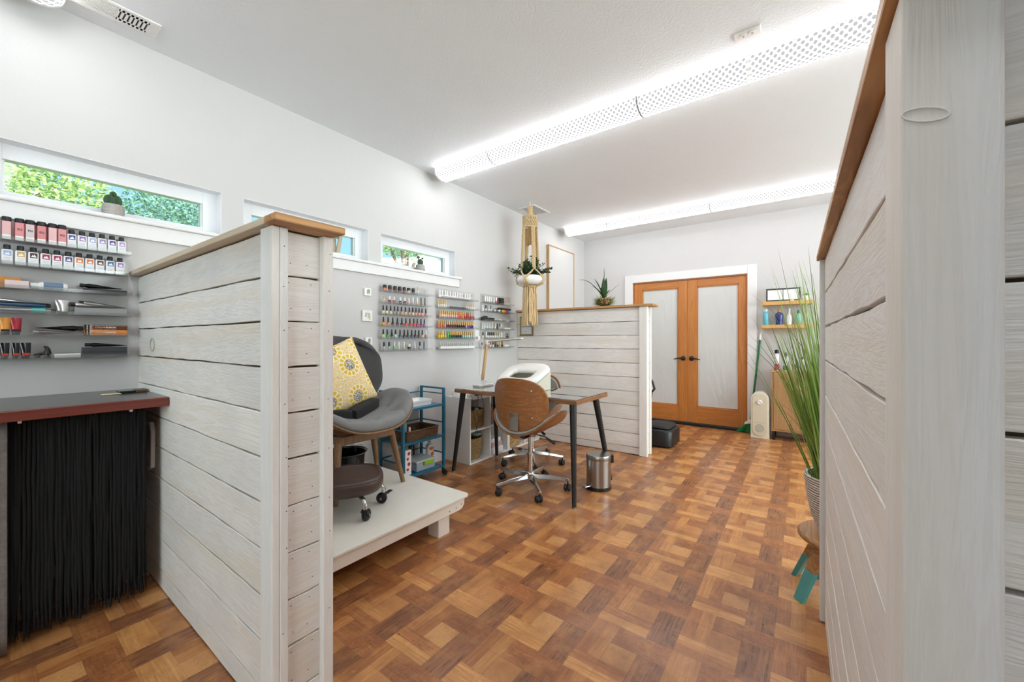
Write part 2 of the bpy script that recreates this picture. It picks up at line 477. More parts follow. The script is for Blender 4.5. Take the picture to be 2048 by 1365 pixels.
MB().box((QX0 + .05, YB - .058, QZ0 + .05), (QX1 - .05, YB - .052, QZ1 - .05)).build('window_pane', M['glass'], w)
RY0, RY1, RZ0, RZ1 = -1.3, 1.9, .8, 2.35  # rear window out of view, added as a source of fill daylight
mb = MB(); mb.box((XB - .1, YB, 0), (XB, W, RZ0)); mb.box((XB - .1, YB, RZ1), (XB, W, CEIL)); mb.box((XB - .1, YB, RZ0), (XB, RY0, RZ1)); mb.box((XB - .1, RY1, RZ0), (XB, W, RZ1))
struct(mb.build('wall_rear', M['wall']))
mb = MB()
for k in range(4):
    y = RY0 + (RY1 - RY0 - .05) * k / 3; mb.box((XB - .08, y, RZ0), (XB - .03, y + .05, RZ1))
mb.box((XB - .08, RY0, RZ0), (XB - .03, RY1, RZ0 + .05)); mb.box((XB - .08, RY0, RZ1 - .05), (XB - .03, RY1, RZ1))
w = struct(mb.build('window_4', M['vinylwhite']))
MB().box((XB - .058, RY0 + .05, RZ0 + .05), (XB - .052, RY1 - .05, RZ1 - .05)).build('window_pane', M['glass'], w)
struct(MB().box((.72, W - .014, 0), (4.0, W, .095)).box((4.16, W - .014, 0), (D, W, .095)).build('baseboard_left', M['trimwhite'], bevel=.003))
struct(MB().box((D - .014, YB, 0), (D, .474, .095)).box((D - .014, 2.172, 0), (D, W - .014, .095)).build('baseboard_back', M['trimwhite'], bevel=.003))
# window frames and panes
for i, (a, b) in enumerate(WIN):
    y0, y1 = W + .075, W + .125; f = .072; z0, z1 = WZ0, WZ1
    mb = MB()
    mb.box((a, y0, z0), (a + f, y1, z1)); mb.box((b - f, y0, z0), (b, y1, z1))
    mb.box((a + f, y0, z1 - f), (b - f, y1, z1)); mb.box((a + f, y0, z0), (b - f, y1, z0 + .042))
    mb.box((a, W - .001, z1 - .003), (b, y0, z1)); mb.box((a, W - .001, z0), (a + .003, y0, z1 - .003)); mb.box((b - .003, W - .001, z0), (b, y0, z1 - .003))
    # glazing bead
    mb.box((a + f, y0 + .012, z0 + .042), (a + f + .008, y1, z1 - f)); mb.box((b - f - .008, y0 + .012, z0 + .042), (b - f, y1, z1 - f))
    w = struct(mb.build('window_%d' % (i + 1), M['vinylwhite'], bevel=.004))
    MB().box((a + f, y0 + .024, z0 + .042), (b - f, y0 + .030, z1 - f)).build('window_pane', M['glass'], w)
struct(MB().box((-.35, W - .036, WZ0 - .022), (3.0, W + .074, WZ0)).build('trim_1', M['trimwhite'], bevel=.006))
struct(MB().box((-.33, W - .02, 1.706), (2.975, W, WZ0 - .022)).build('trim_2', M['trimwhite'], bevel=.003))
# back door casing and jamb
mb = MB()
mb.box((D - .02, .474, 0), (D, DY0, 2.125)); mb.box((D - .02, DY1, 0), (D, 2.172, 2.125)); mb.box((D - .02, DY0, DZ), (D, DY1, 2.125))
struct(mb.build('trim_3', M['trimwhite'], bevel=.004))
mb = MB()
mb.box((D - .004, DY0, 0), (D + .14, DY0 + .012, DZ)); mb.box((D - .004, DY1 - .012, 0), (D + .14, DY1, DZ)); mb.box((D - .004, DY0 + .012, DZ - .014), (D + .14, DY1 - .012, DZ))
struct(mb.build('trim_4', M['fir'], bevel=.002))
struct(MB().box((D - .03, DY0 + .012, 0), (D + .12, DY1 - .012, .034)).build('trim_5', M['blackmetal'], bevel=.006))
# the two glazed door leaves
def pane_mat():
    t = NT('frosted_door_glass'); v = t.coords((1, 1.6, .5), rot=(.5, 0, 0))
    n = t.noise(v, 3.2, 3, .5, 1.0)
    t.set(srgb(206, 208, 206), .32); t.bump(n, .22, .05); return t.m
M['frost'] = pane_mat()
def door_leaf(n, y0, y1, gy0, gy1, hy, hdir):
    gz0, gz1 = .258, 1.898; x0, x1 = D + .012, D + .056; top = DZ - .017; bot = .038
    m = MB()
    m.box((x0, y0, bot), (x1, gy0, top)); m.box((x0, gy1, bot), (x1, y1, top))
    st = struct(m.build('door_%d' % n, M['fir'], bevel=.003))
    MB().box((x0 + .001, gy0, bot), (x1 - .001, gy1, gz0)).box((x0 + .001, gy0, gz1), (x1 - .001, gy1, top)).build('door_rail', M['fir_y'], st, bevel=.003)
    m = MB(); b = .013
    m.box((x0 + .006, gy0, gz0), (x0 + .02, gy0 + b, gz1)); m.box((x0 + .006, gy1 - b, gz0), (x0 + .02, gy1, gz1))
    m.box((x0 + .006, gy0, gz0), (x0 + .02, gy1, gz0 + b)); m.box((x0 + .006, gy0, gz1 - b), (x0 + .02, gy1, gz1))
    m.build('glazing_bead', M['fir'], st)
    MB().box((x0 + .018, gy0, gz0), (x0 + .026, gy1, gz1)).build('frosted_pane', M['frost'], st)
    m = MB(); z = .915
    m.lathe([(.033, 0), (.033, .006), (.026, .012), (.012, .014), (.012, .045)], (x0, hy, z), 18, (-1, 0, 0))
    pts = [(x0 - .045, hy, z), (x0 - .05, hy + hdir * .03, z + .004), (x0 - .05, hy + hdir * .07, z - .002), (x0 - .048, hy + hdir * .115, z - .014)]
    m.tube(pts, [.011, .011, .009, .005], 8)
    m.build('lever_handle', M['blackmetal'], st, smooth=True)
door_leaf(1, 1.297, DY1 - .014, 1.416, 1.918, 1.35, 1)
door_leaf(2, DY0 + .014, 1.293, .674, 1.174, 1.24, -1)

# ------------------------------------------------------------------ ceiling lights
LAMP = 13.0
M['lens'] = None
def lens_mat():
    t = NT('lit_prismatic_lens')
    vo = t.n.new('ShaderNodeTexVoronoi'); vo.feature = 'F1'; vo.inputs['Scale'].default_value = 39
    vo.inputs['Randomness'].default_value = 0.0
    vo.voronoi_dimensions = '2D'
    tc = t.n.new('ShaderNodeTexCoord'); sp = t.n.new('ShaderNodeSeparateXYZ'); t.t.links.new(tc.outputs['Object'], sp.inputs[0])
    ang = t.math('MULTIPLY', t.math('ARCTAN2', sp.outputs[0], t.math('MULTIPLY', sp.outputs[2], -1.1)), .092)
    cb = t.n.new('ShaderNodeCombineXYZ'); t.put(cb.inputs[0], t.math('MULTIPLY', t.math('ADD', ang, sp.outputs[1]), .75)); t.put(cb.inputs[1], t.math('MULTIPLY', t.math('SUBTRACT', ang, sp.outputs[1]), .75))
    t.t.links.new(cb.outputs[0], vo.inputs['Vector'])
    d = t.math('LESS_THAN', vo.outputs['Distance'], .40)
    em = t.node('ShaderNodeEmission')
    em.inputs[0].default_value = (.98, .98, 1, 1)
    t.put(em.inputs[1], t.math('MULTIPLY_ADD', d, .52 - LAMP, LAMP))
    t.t.links.new(em.outputs[0], t.out.inputs[0]); return t.m
M['lens'] = lens_mat()
def half_round(y0, y1, r=.098, h=.08, top=.0, seg=14):
    return [[(r * math.cos(PI + PI * i / seg), y, top - h * math.sin(PI * i / seg) ** .8) for i in range(seg + 1)] for y in (y0, y1)]
def make_light(label):
    t = thing('ceiling_light', label, 'ceiling light', (0, 0, 0), 0, 'wrap-around ceiling strip lights')
    MB().box((-.082, -.615, -.012), (.082, .615, 0)).build('base_pan', M['white'], t)
    for k, (a, b) in enumerate(((-.612, -.006), (.006, .612))):
        m = MB(); m.rings(half_round(a, b, top=-.012), True); m.build('lens', M['lens'], t, smooth=True)
    m = MB(); m.rings(half_round(-.006, .006, .0995, .0815, -.012), True); m.build('centre_band', flat((176, 176, 176), .5), t, smooth=True)
    for s in (-1, 1):
        m = MB(); m.rings(half_round(s * .612, s * .627, .1, .083, -.010), True); m.build('end_cap', M['white'], t, smooth=True)
    return t
LROWS = [(.175, 'of the counter row'), (2.635, 'of the near ceiling row'), (5.09, 'of the far door-side row')]
LY = [(2.105, 'end light at the window wall'), (.866, 'middle light'), (-.373, 'third light from the window wall'), (-1.612, 'fourth light from the window wall')]
first_light = None
for rx, rl in LROWS:
    for ly, ll in LY:
        lab = 'white strip light, %s %s' % (ll, rl)
        if first_light is None: first_light = make_light(lab); first_light.location = (rx, ly, CEIL)
        else: dup(first_light, (rx, ly, CEIL), 0, lab)

# ceiling vents and ceiling socket
t = thing('ceiling_vent', 'white slotted ceiling register above the left-hand windows', 'air vent', (.335, 2.66, CEIL))
def vent(t, L, Wd, banks):
    m = MB(); a, b = L / 2, Wd / 2; f = .022
    m.box((-a, -b, -.008), (a, -b + f, 0)); m.box((-a, b - f, -.008), (a, b, 0)); m.box((-a, -b + f, -.008), (-a + f * 1.8, b - f, 0)); m.box((a - f * 1.8, -b + f, -.008), (a, b - f, 0))
    m.build('vent_frame', M['white'], t, bevel=.003)
    MB().box((-a + f * 1.8, -b + f, -.001), (a - f * 1.8, b - f, 0)).build('dark_duct', M['black'], t)
    for x0, x1, mode in banks:
        m = MB()
        if mode == 'long':
            n = 8
            for k in range(n):
                y = -b + f + (2 * b - 2 * f) * (k + .5) / n
                m.box((x0, y - .0035, -.0075), (x1, y + .0035, -.002))
        else:
            n = max(3, int((x1 - x0) / .0155))
            for k in range(n + 1):
                x = x0 + (x1 - x0) * k / n
                m.box((x - .0045, -b + f, -.0075), (x + .0045, b - f, -.002))
            m.box((x0, -b + f, -.0075), (x1, -b + f + .016, -.002)); m.box((x0, b - f - .016, -.0075), (x1, b - f, -.002))
        m.build('louvre_bank', M['white'], t)
vent(t, .5, .14, [(-.21, -.10, 'cross'), (-.095, .095, 'long'), (.10, .21, 'cross')])
t2 = thing('ceiling_vent', 'small white ceiling register behind the hanging planter', 'air vent', (4.075, 2.645, CEIL))
vent(t2, .36, .24, [(-.13, .13, 'long')])
t = thing('ceiling_outlet', 'white twin socket plate on the ceiling beside the near light row', 'power outlet', (2.366, .232, CEIL))
MB().box((-.034, -.058, -.007), (.034, .058, 0)).build('cover_plate', M['white'], t, bevel=.003)
for s in (-1, 1):
    m = MB(); m.lathe([(.0165, 0), (.0165, -.003)], (0, s * .02, -.007), 16); m.build('socket_face', M['white'], t)
    m = MB(); m.box((-.006, s * .02 - .0055, -.0105), (-.004, s * .02 + .0055, -.0099)).box((.004, s * .02 - .0045, -.0105), (.006, s * .02 + .0045, -.0099)); m.build('socket_slot', M['black'], t)

# ------------------------------------------------------------------ whitewashed plank dividers
def plank_rows(axis, face, back, a0, a1, levels, seed, gap=.006, jit=.0022, top=1.505):
    """boards stacked on a face: axis 0 = face looks along X, boards run along Y; axis 1 the other way round"""
    rnd = random.Random(seed); m = MB(); zs = [top] + levels
    for zt, zb in zip(zs, zs[1:]):
        n = max(3, int(abs(a1 - a0) / .09)); g = gap / 2
        lo = [(a0 + (a1 - a0) * i / n, zb + g + rnd.uniform(-jit, jit * .6)) for i in range(n + 1)]
        hi = [(a0 + (a1 - a0) * i / n, zt - g + rnd.uniform(-jit * .6, jit)) for i in range(n + 1)]
        off = rnd.uniform(0, .0025)
        sgn = 1 if back > face else -1
        m.prism(lo + hi[::-1], face + sgn * off, back, axis)
    return m
LV = [1.366, 1.228, 1.088, .947, .806, .664, .520, .376, .234, .088, .004]
# left divider
t = thing('plank_divider', 'tall near whitewashed plank half-wall between the dark counter and the pedicure platform', 'divider', (0, 0, 0))
MB().box((.566, 1.288, .004), (.690, W - .001, 1.5)).build('timber_core', M['core'], t)
plank_rows(0, .545, .565, 1.318, W - .002, LV, 11).build('left_cladding', M['wash_y'], t, bevel=.0015, bseg=1)
plank_rows(0, .711, .691, 1.318, W - .002, LV, 12).build('right_cladding', M['wash_y'], t, bevel=.0015, bseg=1)
plank_rows(1, 1.268, 1.287, .573, .681, LV, 13).build('end_cladding', M['wash_x'], t, bevel=.0015, bseg=1)
MB().box((.527, 1.247, .002), (.549, 1.325, 1.506)).box((.5495, 1.246, .002), (.573, 1.290, 1.506)).build('corner_post', M['wash_post'], t, bevel=.003)
MB().box((.681, 1.247, .002), (.7155, 1.325, 1.506)).build('corner_post', M['wash_post'], t, bevel=.003)
MB().box((.512, 1.262, 1.507), (.722, W - .002, 1.53)).build('cap_board', M['capwash_y'], t, bevel=.003)
MB().box((.510, 1.186, 1.507), (.722, 1.2615, 1.53)).build('end_cap_board', M['cap_x'], t, bevel=.004)
m = MB()
m.tube([(.5448, 2.575 + .036 * math.cos(a), 1.148 + .03 * math.sin(a)) for a in [2 * PI * k / 24 for k in range(25)]], .0022, 6); m.build('wood_knot', flat((160, 150, 136), .7), t, smooth=True)
m = MB()
rnd = random.Random(3)
for x, z0 in ((.6, 0), (.66, 0)):
    for zb in LV[:10]:
        for s in (-1, 1): m.lathe([(.0016, 0), (.0016, .0006)], (x - .012 + rnd.uniform(-.01, .01), 1.2678, zb + s * .03 + .01), 6, (0, -1, 0))
for zb in (1.45, 1.33, 1.2, .98, .82, .66, .55, .3):
    for x in (.6985, .562): m.lathe([(.0018, 0), (.0018, .0006)], (x + rnd.uniform(-.006, .006), 1.2462, zb), 6, (0, -1, 0))
m.build('nail_heads', M['blackmetal'], t)['kind'] = 'stuff'
# far divider
LV2 = [1.360, 1.219, 1.076, .933, .788, .644, .502, .357, .215, .077, .004]
t = thing('plank_divider', 'far whitewashed plank half-wall behind the manicure table', 'divider', (0, 0, 0))
MB().box((4.041, 1.29, .004), (4.118, W - .001, 1.5)).build('timber_core', M['core'], t)
plank_rows(0, 4.02, 4.04, 1.322, W - .002, LV2, 21).build('front_cladding', M['wash_y'], t, bevel=.0015, bseg=1)
plank_rows(0, 4.139, 4.119, 1.322, W - .002, LV2, 22).build('back_cladding', M['wash_y'], t, bevel=.0015, bseg=1)
plank_rows(1, 1.272, 1.289, 4.041, 4.117, LV2, 23).build('end_cladding', M['wash_x'], t, bevel=.0015, bseg=1)
MB().box((4.0, 1.258, .002), (4.04, 1.335, 1.506)).build('corner_post', M['wash_post'], t, bevel=.003)
MB().box((4.118, 1.258, .002), (4.155, 1.335, 1.506)).build('corner_post', M['wash_post'], t, bevel=.003)
MB().box((3.982, 1.196, 1.507), (4.172, W - .002, 1.53)).build('cap_board', M['cap_y'], t, bevel=.003)
# right divider: one corner of two walls
t = thing('plank_divider', 'nearest whitewashed plank half-wall with a corner post filling the right edge', 'divider', (.6, -.09, 0), .0128)
LV3 = [1.364, 1.226, 1.088, .948, .806, .664, .520, .376, .234, .088, .004]
MB().box((-.035, -.135, .004), (1.495, -.02, 1.5)).build('timber_core', M['core'], t)
plank_rows(1, 0, -.019, .01, 1.488, LV3, 31, .0075, .003).build('aisle_cladding', M['wash_x'], t, bevel=.0015, bseg=1)
plank_rows(1, -.155, -.136, -.03, 1.5, LV3, 32).build('back_cladding', M['wash_x'], t, bevel=.0015, bseg=1)
plank_rows(0, -.058, -.038, -1.3, -.048, LV3, 33).build('entry_cladding', M['wash_y'], t, bevel=.0015, bseg=1)
MB().box((-.037, -1.3, .004), (.06, -.137, 1.5)).build('entry_core', M['core'], t)
MB().box((-.077, -.049, .002), (.012, .016, 1.506)).build('corner_post', M['wash_post'], t, bevel=.004)
m = MB(); m.tube([(-.0772, .0005 + .0155 * math.cos(a), 1.38 + .0065 * math.sin(a) + .004 * math.cos(a)) for a in [2 * PI * k / 20 for k in range(21)]], .0009, 6); m.build('wood_knot', M['wash_post'], t, smooth=True)
MB().box((1.498, -.15, .002), (1.521, .017, 1.506)).build('end_board', M['wash_post'], t, bevel=.003)
MB().box((-.10, -.17, 1.507), (1.55, .026, 1.53)).build('cap_board', M['cap_x'], t, bevel=.003)
MB().box((-.10, -1.3, 1.507), (.08, -.1705, 1.53)).build('entry_cap_board', M['cap_y'], t, bevel=.003)

# ------------------------------------------------------------------ outside the windows
def leaf_cloud(m, c, rad, n, size, rnd, up=.3):
    for _ in range(n):
        while True:
            p = Vector((rnd.uniform(-1, 1), rnd.uniform(-1, 1), rnd.uniform(-1, 1)))
            if .25 < p.length < 1: break
        p = Vector(c) + Vector((p.x * rad[0], p.y * rad[1], p.z * rad[2]))
        a = Vector((rnd.gauss(0, 1), rnd.gauss(0, 1), rnd.gauss(0, .6) + up)).normalized()
        b = a.cross(Vector((rnd.gauss(0, 1), rnd.gauss(0, 1), rnd.gauss(0, 1)))).normalized()
        s = size * rnd.uniform(.6, 1.3)
        m.quad(p - a * s, p + b * s * .42, p + a * s, p - b * s * .42)
def tree(label, x, y, z, rad, n, size, mat, seed, extra=()):
    rnd = random.Random(seed)
    t = thing('garden_tree', label, 'tree', (x, y, -.4), 0, 'trees outside the windows')
    m = MB(); m.tube([(0, 0, 0), (.05, .02, (z + .4) * .5), (0, 0, z + .3)], [.13, .1, .05], 8)
    for k in range(5):
        a = k * 1.3; m.tube([(0, 0, (z + .4) * .7), (rad[0] * .6 * math.cos(a), rad[1] * .6 * math.sin(a), z + .4)], [.05, .02], 6)
    m.build('trunk', flat((96, 78, 62), .9), t, smooth=True)
    m = MB(); leaf_cloud(m, (0, 0, z + .4), rad, n, size, rnd)
    for c, r, k in extra: leaf_cloud(m, c, r, k, size, rnd)
    m.build('foliage', mat, t, recalc=False)
L1 = m_leaf('sunny_leaf', (92, 128, 56), (164, 182, 108), .6)  # yellow-green leaf colour of the left tree
L2 = m_leaf('shade_leaf', (48, 92, 74), (104, 144, 112), .6)  # darker blue-green leaf colour, the tree's own
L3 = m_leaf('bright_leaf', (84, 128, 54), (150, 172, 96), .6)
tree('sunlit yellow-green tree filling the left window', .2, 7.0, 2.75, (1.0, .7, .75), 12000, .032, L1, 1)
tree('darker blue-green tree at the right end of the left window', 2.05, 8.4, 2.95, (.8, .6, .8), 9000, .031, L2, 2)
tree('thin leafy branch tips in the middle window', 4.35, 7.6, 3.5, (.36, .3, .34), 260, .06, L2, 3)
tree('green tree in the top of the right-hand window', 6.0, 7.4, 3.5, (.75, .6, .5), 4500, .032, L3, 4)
m = MB(); m.box((5.6, 10.2, -.4), (13, 14, 3.28)); m.prism([(5.3, 3.28), (9.3, 3.9), (13.3, 3.28)], 10.0, 14.2, 1)
tag(m.build('neighbouring_house', flat((212, 226, 228), .7)), 'pale neighbouring house seen low in the right-hand window', 'building')
struct(MB().box((-14, W + T + .02, -.5), (22, 26, -.4)).build('ground_outside', flat((112, 128, 82), .9)))

# ------------------------------------------------------------------ sky, sun and portals of the added windows
w = bpy.data.worlds.new('sky'); bpy.context.scene.world = w; w.use_nodes = True
nt = w.node_tree; bg = nt.nodes['Background']
tc = nt.nodes.new('ShaderNodeTexCoord'); dp = nt.nodes.new('ShaderNodeVectorMath'); dp.operation = 'DOT_PRODUCT'
nt.links.new(tc.outputs['Generated'], dp.inputs[0]); dp.inputs[1].default_value = Vector((-.08, -.97, .22)).normalized()
mr = nt.nodes.new('ShaderNodeMapRange'); mr.interpolation_type = 'SMOOTHSTEP'; mr.inputs[1].default_value = .0; mr.inputs[2].default_value = .75
nt.links.new(dp.outputs['Value'], mr.inputs[0])
mc = nt.nodes.new('ShaderNodeMix'); mc.data_type = 'RGBA'
SKY = 10.0  # sky lobe brightened to fill the room through the added windows
mc.inputs[6].default_value = tuple(1.2 * c for c in srgb(166, 214, 240)[:3]) + (1,); mc.inputs[7].default_value = (SKY * .99, SKY * .975, SKY * .985, 1)
nt.links.new(mr.outputs[0], mc.inputs[0]); nt.links.new(mc.outputs[2], bg.inputs[0]); bg.inputs[1].default_value = 1.0
pl = bpy.data.lights.new('window_portal', 'AREA'); pl.shape = 'RECTANGLE'; pl.size = RZ1 - RZ0; pl.size_y = RY1 - RY0; pl.cycles.is_portal = True  # portals only aid sky sampling through the two added windows
po = bpy.data.objects.new('window_portal', pl); C.objects.link(po); po.location = (XB - .09, (RY0 + RY1) / 2, (RZ0 + RZ1) / 2); po.rotation_euler = (0, -PI / 2, 0)
p2 = bpy.data.lights.new('window_portal', 'AREA'); p2.shape = 'RECTANGLE'; p2.size = QX1 - QX0; p2.size_y = QZ1 - QZ0; p2.cycles.is_portal = True
po = bpy.data.objects.new('window_portal', p2); C.objects.link(po); po.location = ((QX0 + QX1) / 2, YB - .09, (QZ0 + QZ1) / 2); po.rotation_euler = (PI / 2, 0, 0)
sun = bpy.data.lights.new('sun', 'SUN'); sun.energy = 4.2; sun.angle = math.radians(1); sun.color = (1, .96, .88)
so = bpy.data.objects.new('sun', sun); C.objects.link(so); so.rotation_euler = (math.radians(20), 0, math.radians(-18)); so.location = (0, -4, 9)
vs = bpy.context.scene.view_settings
vs.view_transform = 'Standard'; vs.look = 'None'; vs.exposure = .27; vs.gamma = 1; vs.use_curve_mapping = False
cy = bpy.context.scene.cycles
cy.adaptive_threshold = .03; cy.max_bounces = 14; cy.diffuse_bounces = 10; cy.glossy_bounces = 3; cy.transparent_max_bounces = 16; cy.sample_clamp_indirect = 4; cy.caustics_reflective = False; cy.caustics_refractive = False
try:
    cy.use_denoising = True; cy.denoiser = 'OPENIMAGEDENOISE'
except Exception: pass
# ------------------------------------------------------------------ acrylic wall racks and what stands on them
CA, SA = math.cos(math.radians(36.1)), math.sin(math.radians(36.1))
def wx(px, y=2.805):
    """distance along the window wall of a sight line measured in the photograph, at depth y"""
    u = (px - 1024) / 800
    return y * (CA + SA * u) / (SA - CA * u)
def rack(label, x0, x1, z1, shelves, depth=.072):
    t = thing('acrylic_rack', label, 'wall rack', (x0, W, 0)); L = x1 - x0
    MB().box((0, -.0065, shelves[-1] - .012), (L, -.0025, z1)).build('back_panel', M['acrylic'], t)
    for z in shelves:
        MB().box((0, -depth, z - .003), (L, -.0066, z)).box((0, -depth, z + .0001), (L, -depth + .0025, z + .013)).build('shelf', M['acrylic_edge'], t)
    for x in (.04, L / 2, L - .04):
        m = MB(); m.lathe([(.005, 0), (.004, .003)], (x, -.0066, z1 - .03), 8, (0, -1, 0)); m.build('screw', M['steel'], t)
    return t
ZL = [1.606, 1.500, 1.398, 1.291, 1.194, 1.089]
rack('clear acrylic rack of hair colour supplies on the wall above the dark counter', -.06, .505, 1.712, ZL, .085)

def product_bottle(label, x, z, body, cap, w, d, h, ch, cr, group, plate=None, peak=False, text=None, base=None, waist=None):
    """flat-fronted bottle; faces the room (-Y)"""
    t = thing('colour_bottle', label, 'bottle', (x, 2.806, z), 0, group)
    b = MB(); b.box((-w / 2, -d / 2, 0), (w / 2, d / 2, h)); b.build('bottle_body', body, t, bevel=min(w, d) * .22, bseg=3, smooth=True)
    b = MB(); b.lathe([(cr * .8, h), (cr * .8, h + .002), (cr, h + .002), (cr, h + ch - .002), (cr * .9, h + ch)], (0, 0, 0), 16); b.build('cap', cap, t, smooth=True)
    f = -d / 2 - .0005
    if plate:
        lab = MB(); lab.box((-w * .32, f, h * .58), (w * .36, f + .0004, h * .92))
        if peak:
            lab.prism([(-w * .24, h * .64), (-w * .08, h * .80), (0, h * .73), (w * .08, h * .84), (w * .28, h * .64)], f - .0004, f, 1, 1)
        lab.build('label', [plate, M['paper']], t)
        lab = MB()
        for k in range(4): lab.box((-w * .32, f, h * (.44 - .1 * k)), (w * (.30 - .05 * (k % 2)), f + .0004, h * (.455 - .1 * k)))
        lab.build('small_print', flat((150, 150, 150), .6), t)
    if base:
        MB().box((-w * .40, f, h * .27), (w * .36, f + .0004, h * .96)).build('label', base, t); MB().box((-w * .40, f, h * .04), (w * .36, f + .0004, h * .2698)).build('label', M['paper'], t)
    if text: lettering('lettering', text, .011, M['black'], t, (0, f - .0004, h * .62), (PI / 2, 0, 0), .0002, True)
    return t
pink = [flat(c, .35) for c in ((222, 178, 178), (214, 138, 140), (206, 190, 192), (208, 130, 132), (224, 182, 182), (214, 142, 144))]
pn = ['pale pink', 'rose pink', 'greyish pink', 'deep rose', 'pale pink', 'rose pink']
for i, px in enumerate((13, 39, 60, 83, 105, 124)):
    product_bottle('%s bottle, %s pink bottle from the left on the top shelf' % (pn[i], ordinal(i)), wx(px), ZL[0], flat((158, 92, 96), .3), M['black'], .0312, .03, .084, .018, .0142, 'pink bottles on the top shelf', base=pink[i], text='EQ' if i in (1, 2, 3, 5) else None)
wb = flat((236, 236, 238), .35)
r1 = [((70, 74, 150), 'indigo'), ((150, 126, 188), 'violet'), ((168, 178, 216), 'pale blue'), ((160, 136, 190), 'lilac'), ((84, 64, 140), 'dark purple'), ((178, 150, 202), 'pale lilac')]
for i, px in enumerate((143, 164, 184, 204, 224, 243)):
    product_bottle('white bottle with %s mountain label, %s white one on top shelf' % (r1[i][1], ordinal(i)), wx(px), ZL[0], wb, M['black'], .0312, .026, .066, .021, .0105, 'white bottles on the top shelf', flat(r1[i][0], .5), True)
r2 = [((156, 176, 212), 'light blue'), ((212, 168, 92), 'gold'), ((74, 46, 32), 'dark brown'), ((166, 36, 86), 'magenta'), ((160, 32, 80), 'crimson'), ((82, 72, 140), 'indigo'), ((228, 126, 46), 'orange'), ((220, 114, 44), 'orange'), ((86, 50, 30), 'brown'), ((52, 100, 146), 'blue'), ((146, 122, 186), 'purple')]
for i, px in enumerate((14, 41, 66.6, 91, 114, 136.5, 158, 179, 199.5, 220, 240)):
    product_bottle('white bottle with %s mountain label, %s from left on second shelf' % (r2[i][1], ordinal(i)), wx(px), ZL[1], wb, M['black'], .0318, .026, .066, .021, .0105, 'white bottles on the second shelf', flat(r2[i][0], .5), True)

def box_thing(name, label, cat, x0, x1, y0, y1, z0, z1, mat, group=None, bevel=.001):
    cx, cy_ = (x0 + x1) / 2, (y0 + y1) / 2
    o = MB().box((x0 - cx, y0 - cy_, 0), (x1 - cx, y1 - cy_, z1 - z0)).build(name, mat, bevel=bevel); o.location = (cx, cy_, z0)
    return tag(o, label, cat, group)
def lying_tube(label, x0, x1, y, z, r, mat, capmat, cap_left=True, tilt=0.0, group=None, band=None):
    """squeeze tube lying along the shelf: cap, round shoulder, body pressed flat to the crimp"""
    s = 1 if cap_left else -1; L = x1 - x0
    t = thing('squeeze_tube', label, 'tube', ((x0 if cap_left else x1), y, z + r), 0, group); t.rotation_euler = (0, -tilt * s, 0)
    m = MB(); m.lathe([(r * .7, 0), (r * .72, .001), (r * .72, .015)], (0, 0, 0), 12, (s, 0, 0)); m.build('cap', capmat, t, smooth=True)
    rs = []
    for k in range(9):
        f = k / 8; xx = s * (.015 + (L - .015) * f)
        rz = r * (1 - f) + .0012 * f if f > 0 else r * .6; ry = r * (1 + .25 * f)
        rs.append([(xx, ry * math.cos(2 * PI * i / 14), rz * math.sin(2 * PI * i / 14)) for i in range(14)])
    m = MB(); m.rings(rs); m.build('tube_body', mat, t, smooth=True)
    if band:
        rs2 = []
        for f in (.06, .2):
            xx = s * (.015 + (L - .015) * f); rz = r * (1 - f) + .0016; ry = r * (1 + .25 * f) + .0005
            rs2.append([(xx, ry * math.cos(2 * PI * i / 14), rz * math.sin(2 * PI * i / 14)) for i in range(14)])
        m = MB(); m.rings(rs2, True, False, False); m.build('colour_band', band, t, smooth=True)
    return t
def standing_tube(label, x, y, z, w, h, mat, capmat, group=None, text=None, spot=None):
    """tube standing on its cap, flat crimp at the top"""
    t = thing('squeeze_tube', label, 'tube', (x, y, z), 0, group)
    m = MB(); m.lathe([(w * .36, 0), (w * .38, .002), (w * .38, .012)], seg=14); m.build('cap', capmat, t, smooth=True)
    rs = []
    for k in range(7):
        f = k / 6; zz = .012 + (h - .012) * f; rx = w / 2 * (.9 + .18 * f); ry = .011 * (1 - f) + .0012
        rs.append([(rx * math.cos(2 * PI * i / 14), ry * math.sin(2 * PI * i / 14), zz) for i in range(14)])
    m = MB(); m.rings(rs); m.build('tube_body', mat, t, smooth=True)
    if spot:
        m = MB(); m.box((-w * .38, -.0128, .014), (w * .38, -.0124, .024)); m.build('label', spot, t)
    return t
silver = flat((196, 196, 194), .22, .85)
# third shelf
box_thing('printed_box', 'orange and black printed box standing at the left of the third shelf', 'box', -.02, wx(43), 2.825, 2.838, ZL[2], ZL[2] + .052, flat((206, 142, 74), .5))
box_thing('printed_box', 'pale pink printed carton lying beside the white bottle', 'box', wx(9), wx(57), 2.782, 2.812, ZL[2], ZL[2] + .034, flat((232, 212, 212), .5))
t = thing('lotion_bottle', 'white bottle with blue label lying on the third acrylic shelf', 'bottle', (wx(60), 2.80, ZL[2] + .0195))
m = MB(); m.lathe([(.0115, 0), (.012, .002), (.012, .020), (.0105, .021)], axis=(1, 0, 0), seg=16); m.build('cap', M['white'], t, smooth=True)
m = MB(); m.lathe([(.0105, .021), (.016, .028), (.0188, .038), (.0192, .105), (.016, .112), (0, .113)], axis=(1, 0, 0), seg=18); m.build('bottle_body', M['whitegloss'], t, smooth=True)
m = MB(); m.rings([[(x, .0195 * math.cos(a), .0195 * math.sin(a)) for a in [PI + .5 + (PI - 1.0) * k / 10 - PI / 2 + 0 for k in range(11)]] for x in (.038, .098)], False); m.build('label', flat((104, 126, 154), .5), t, smooth=True)
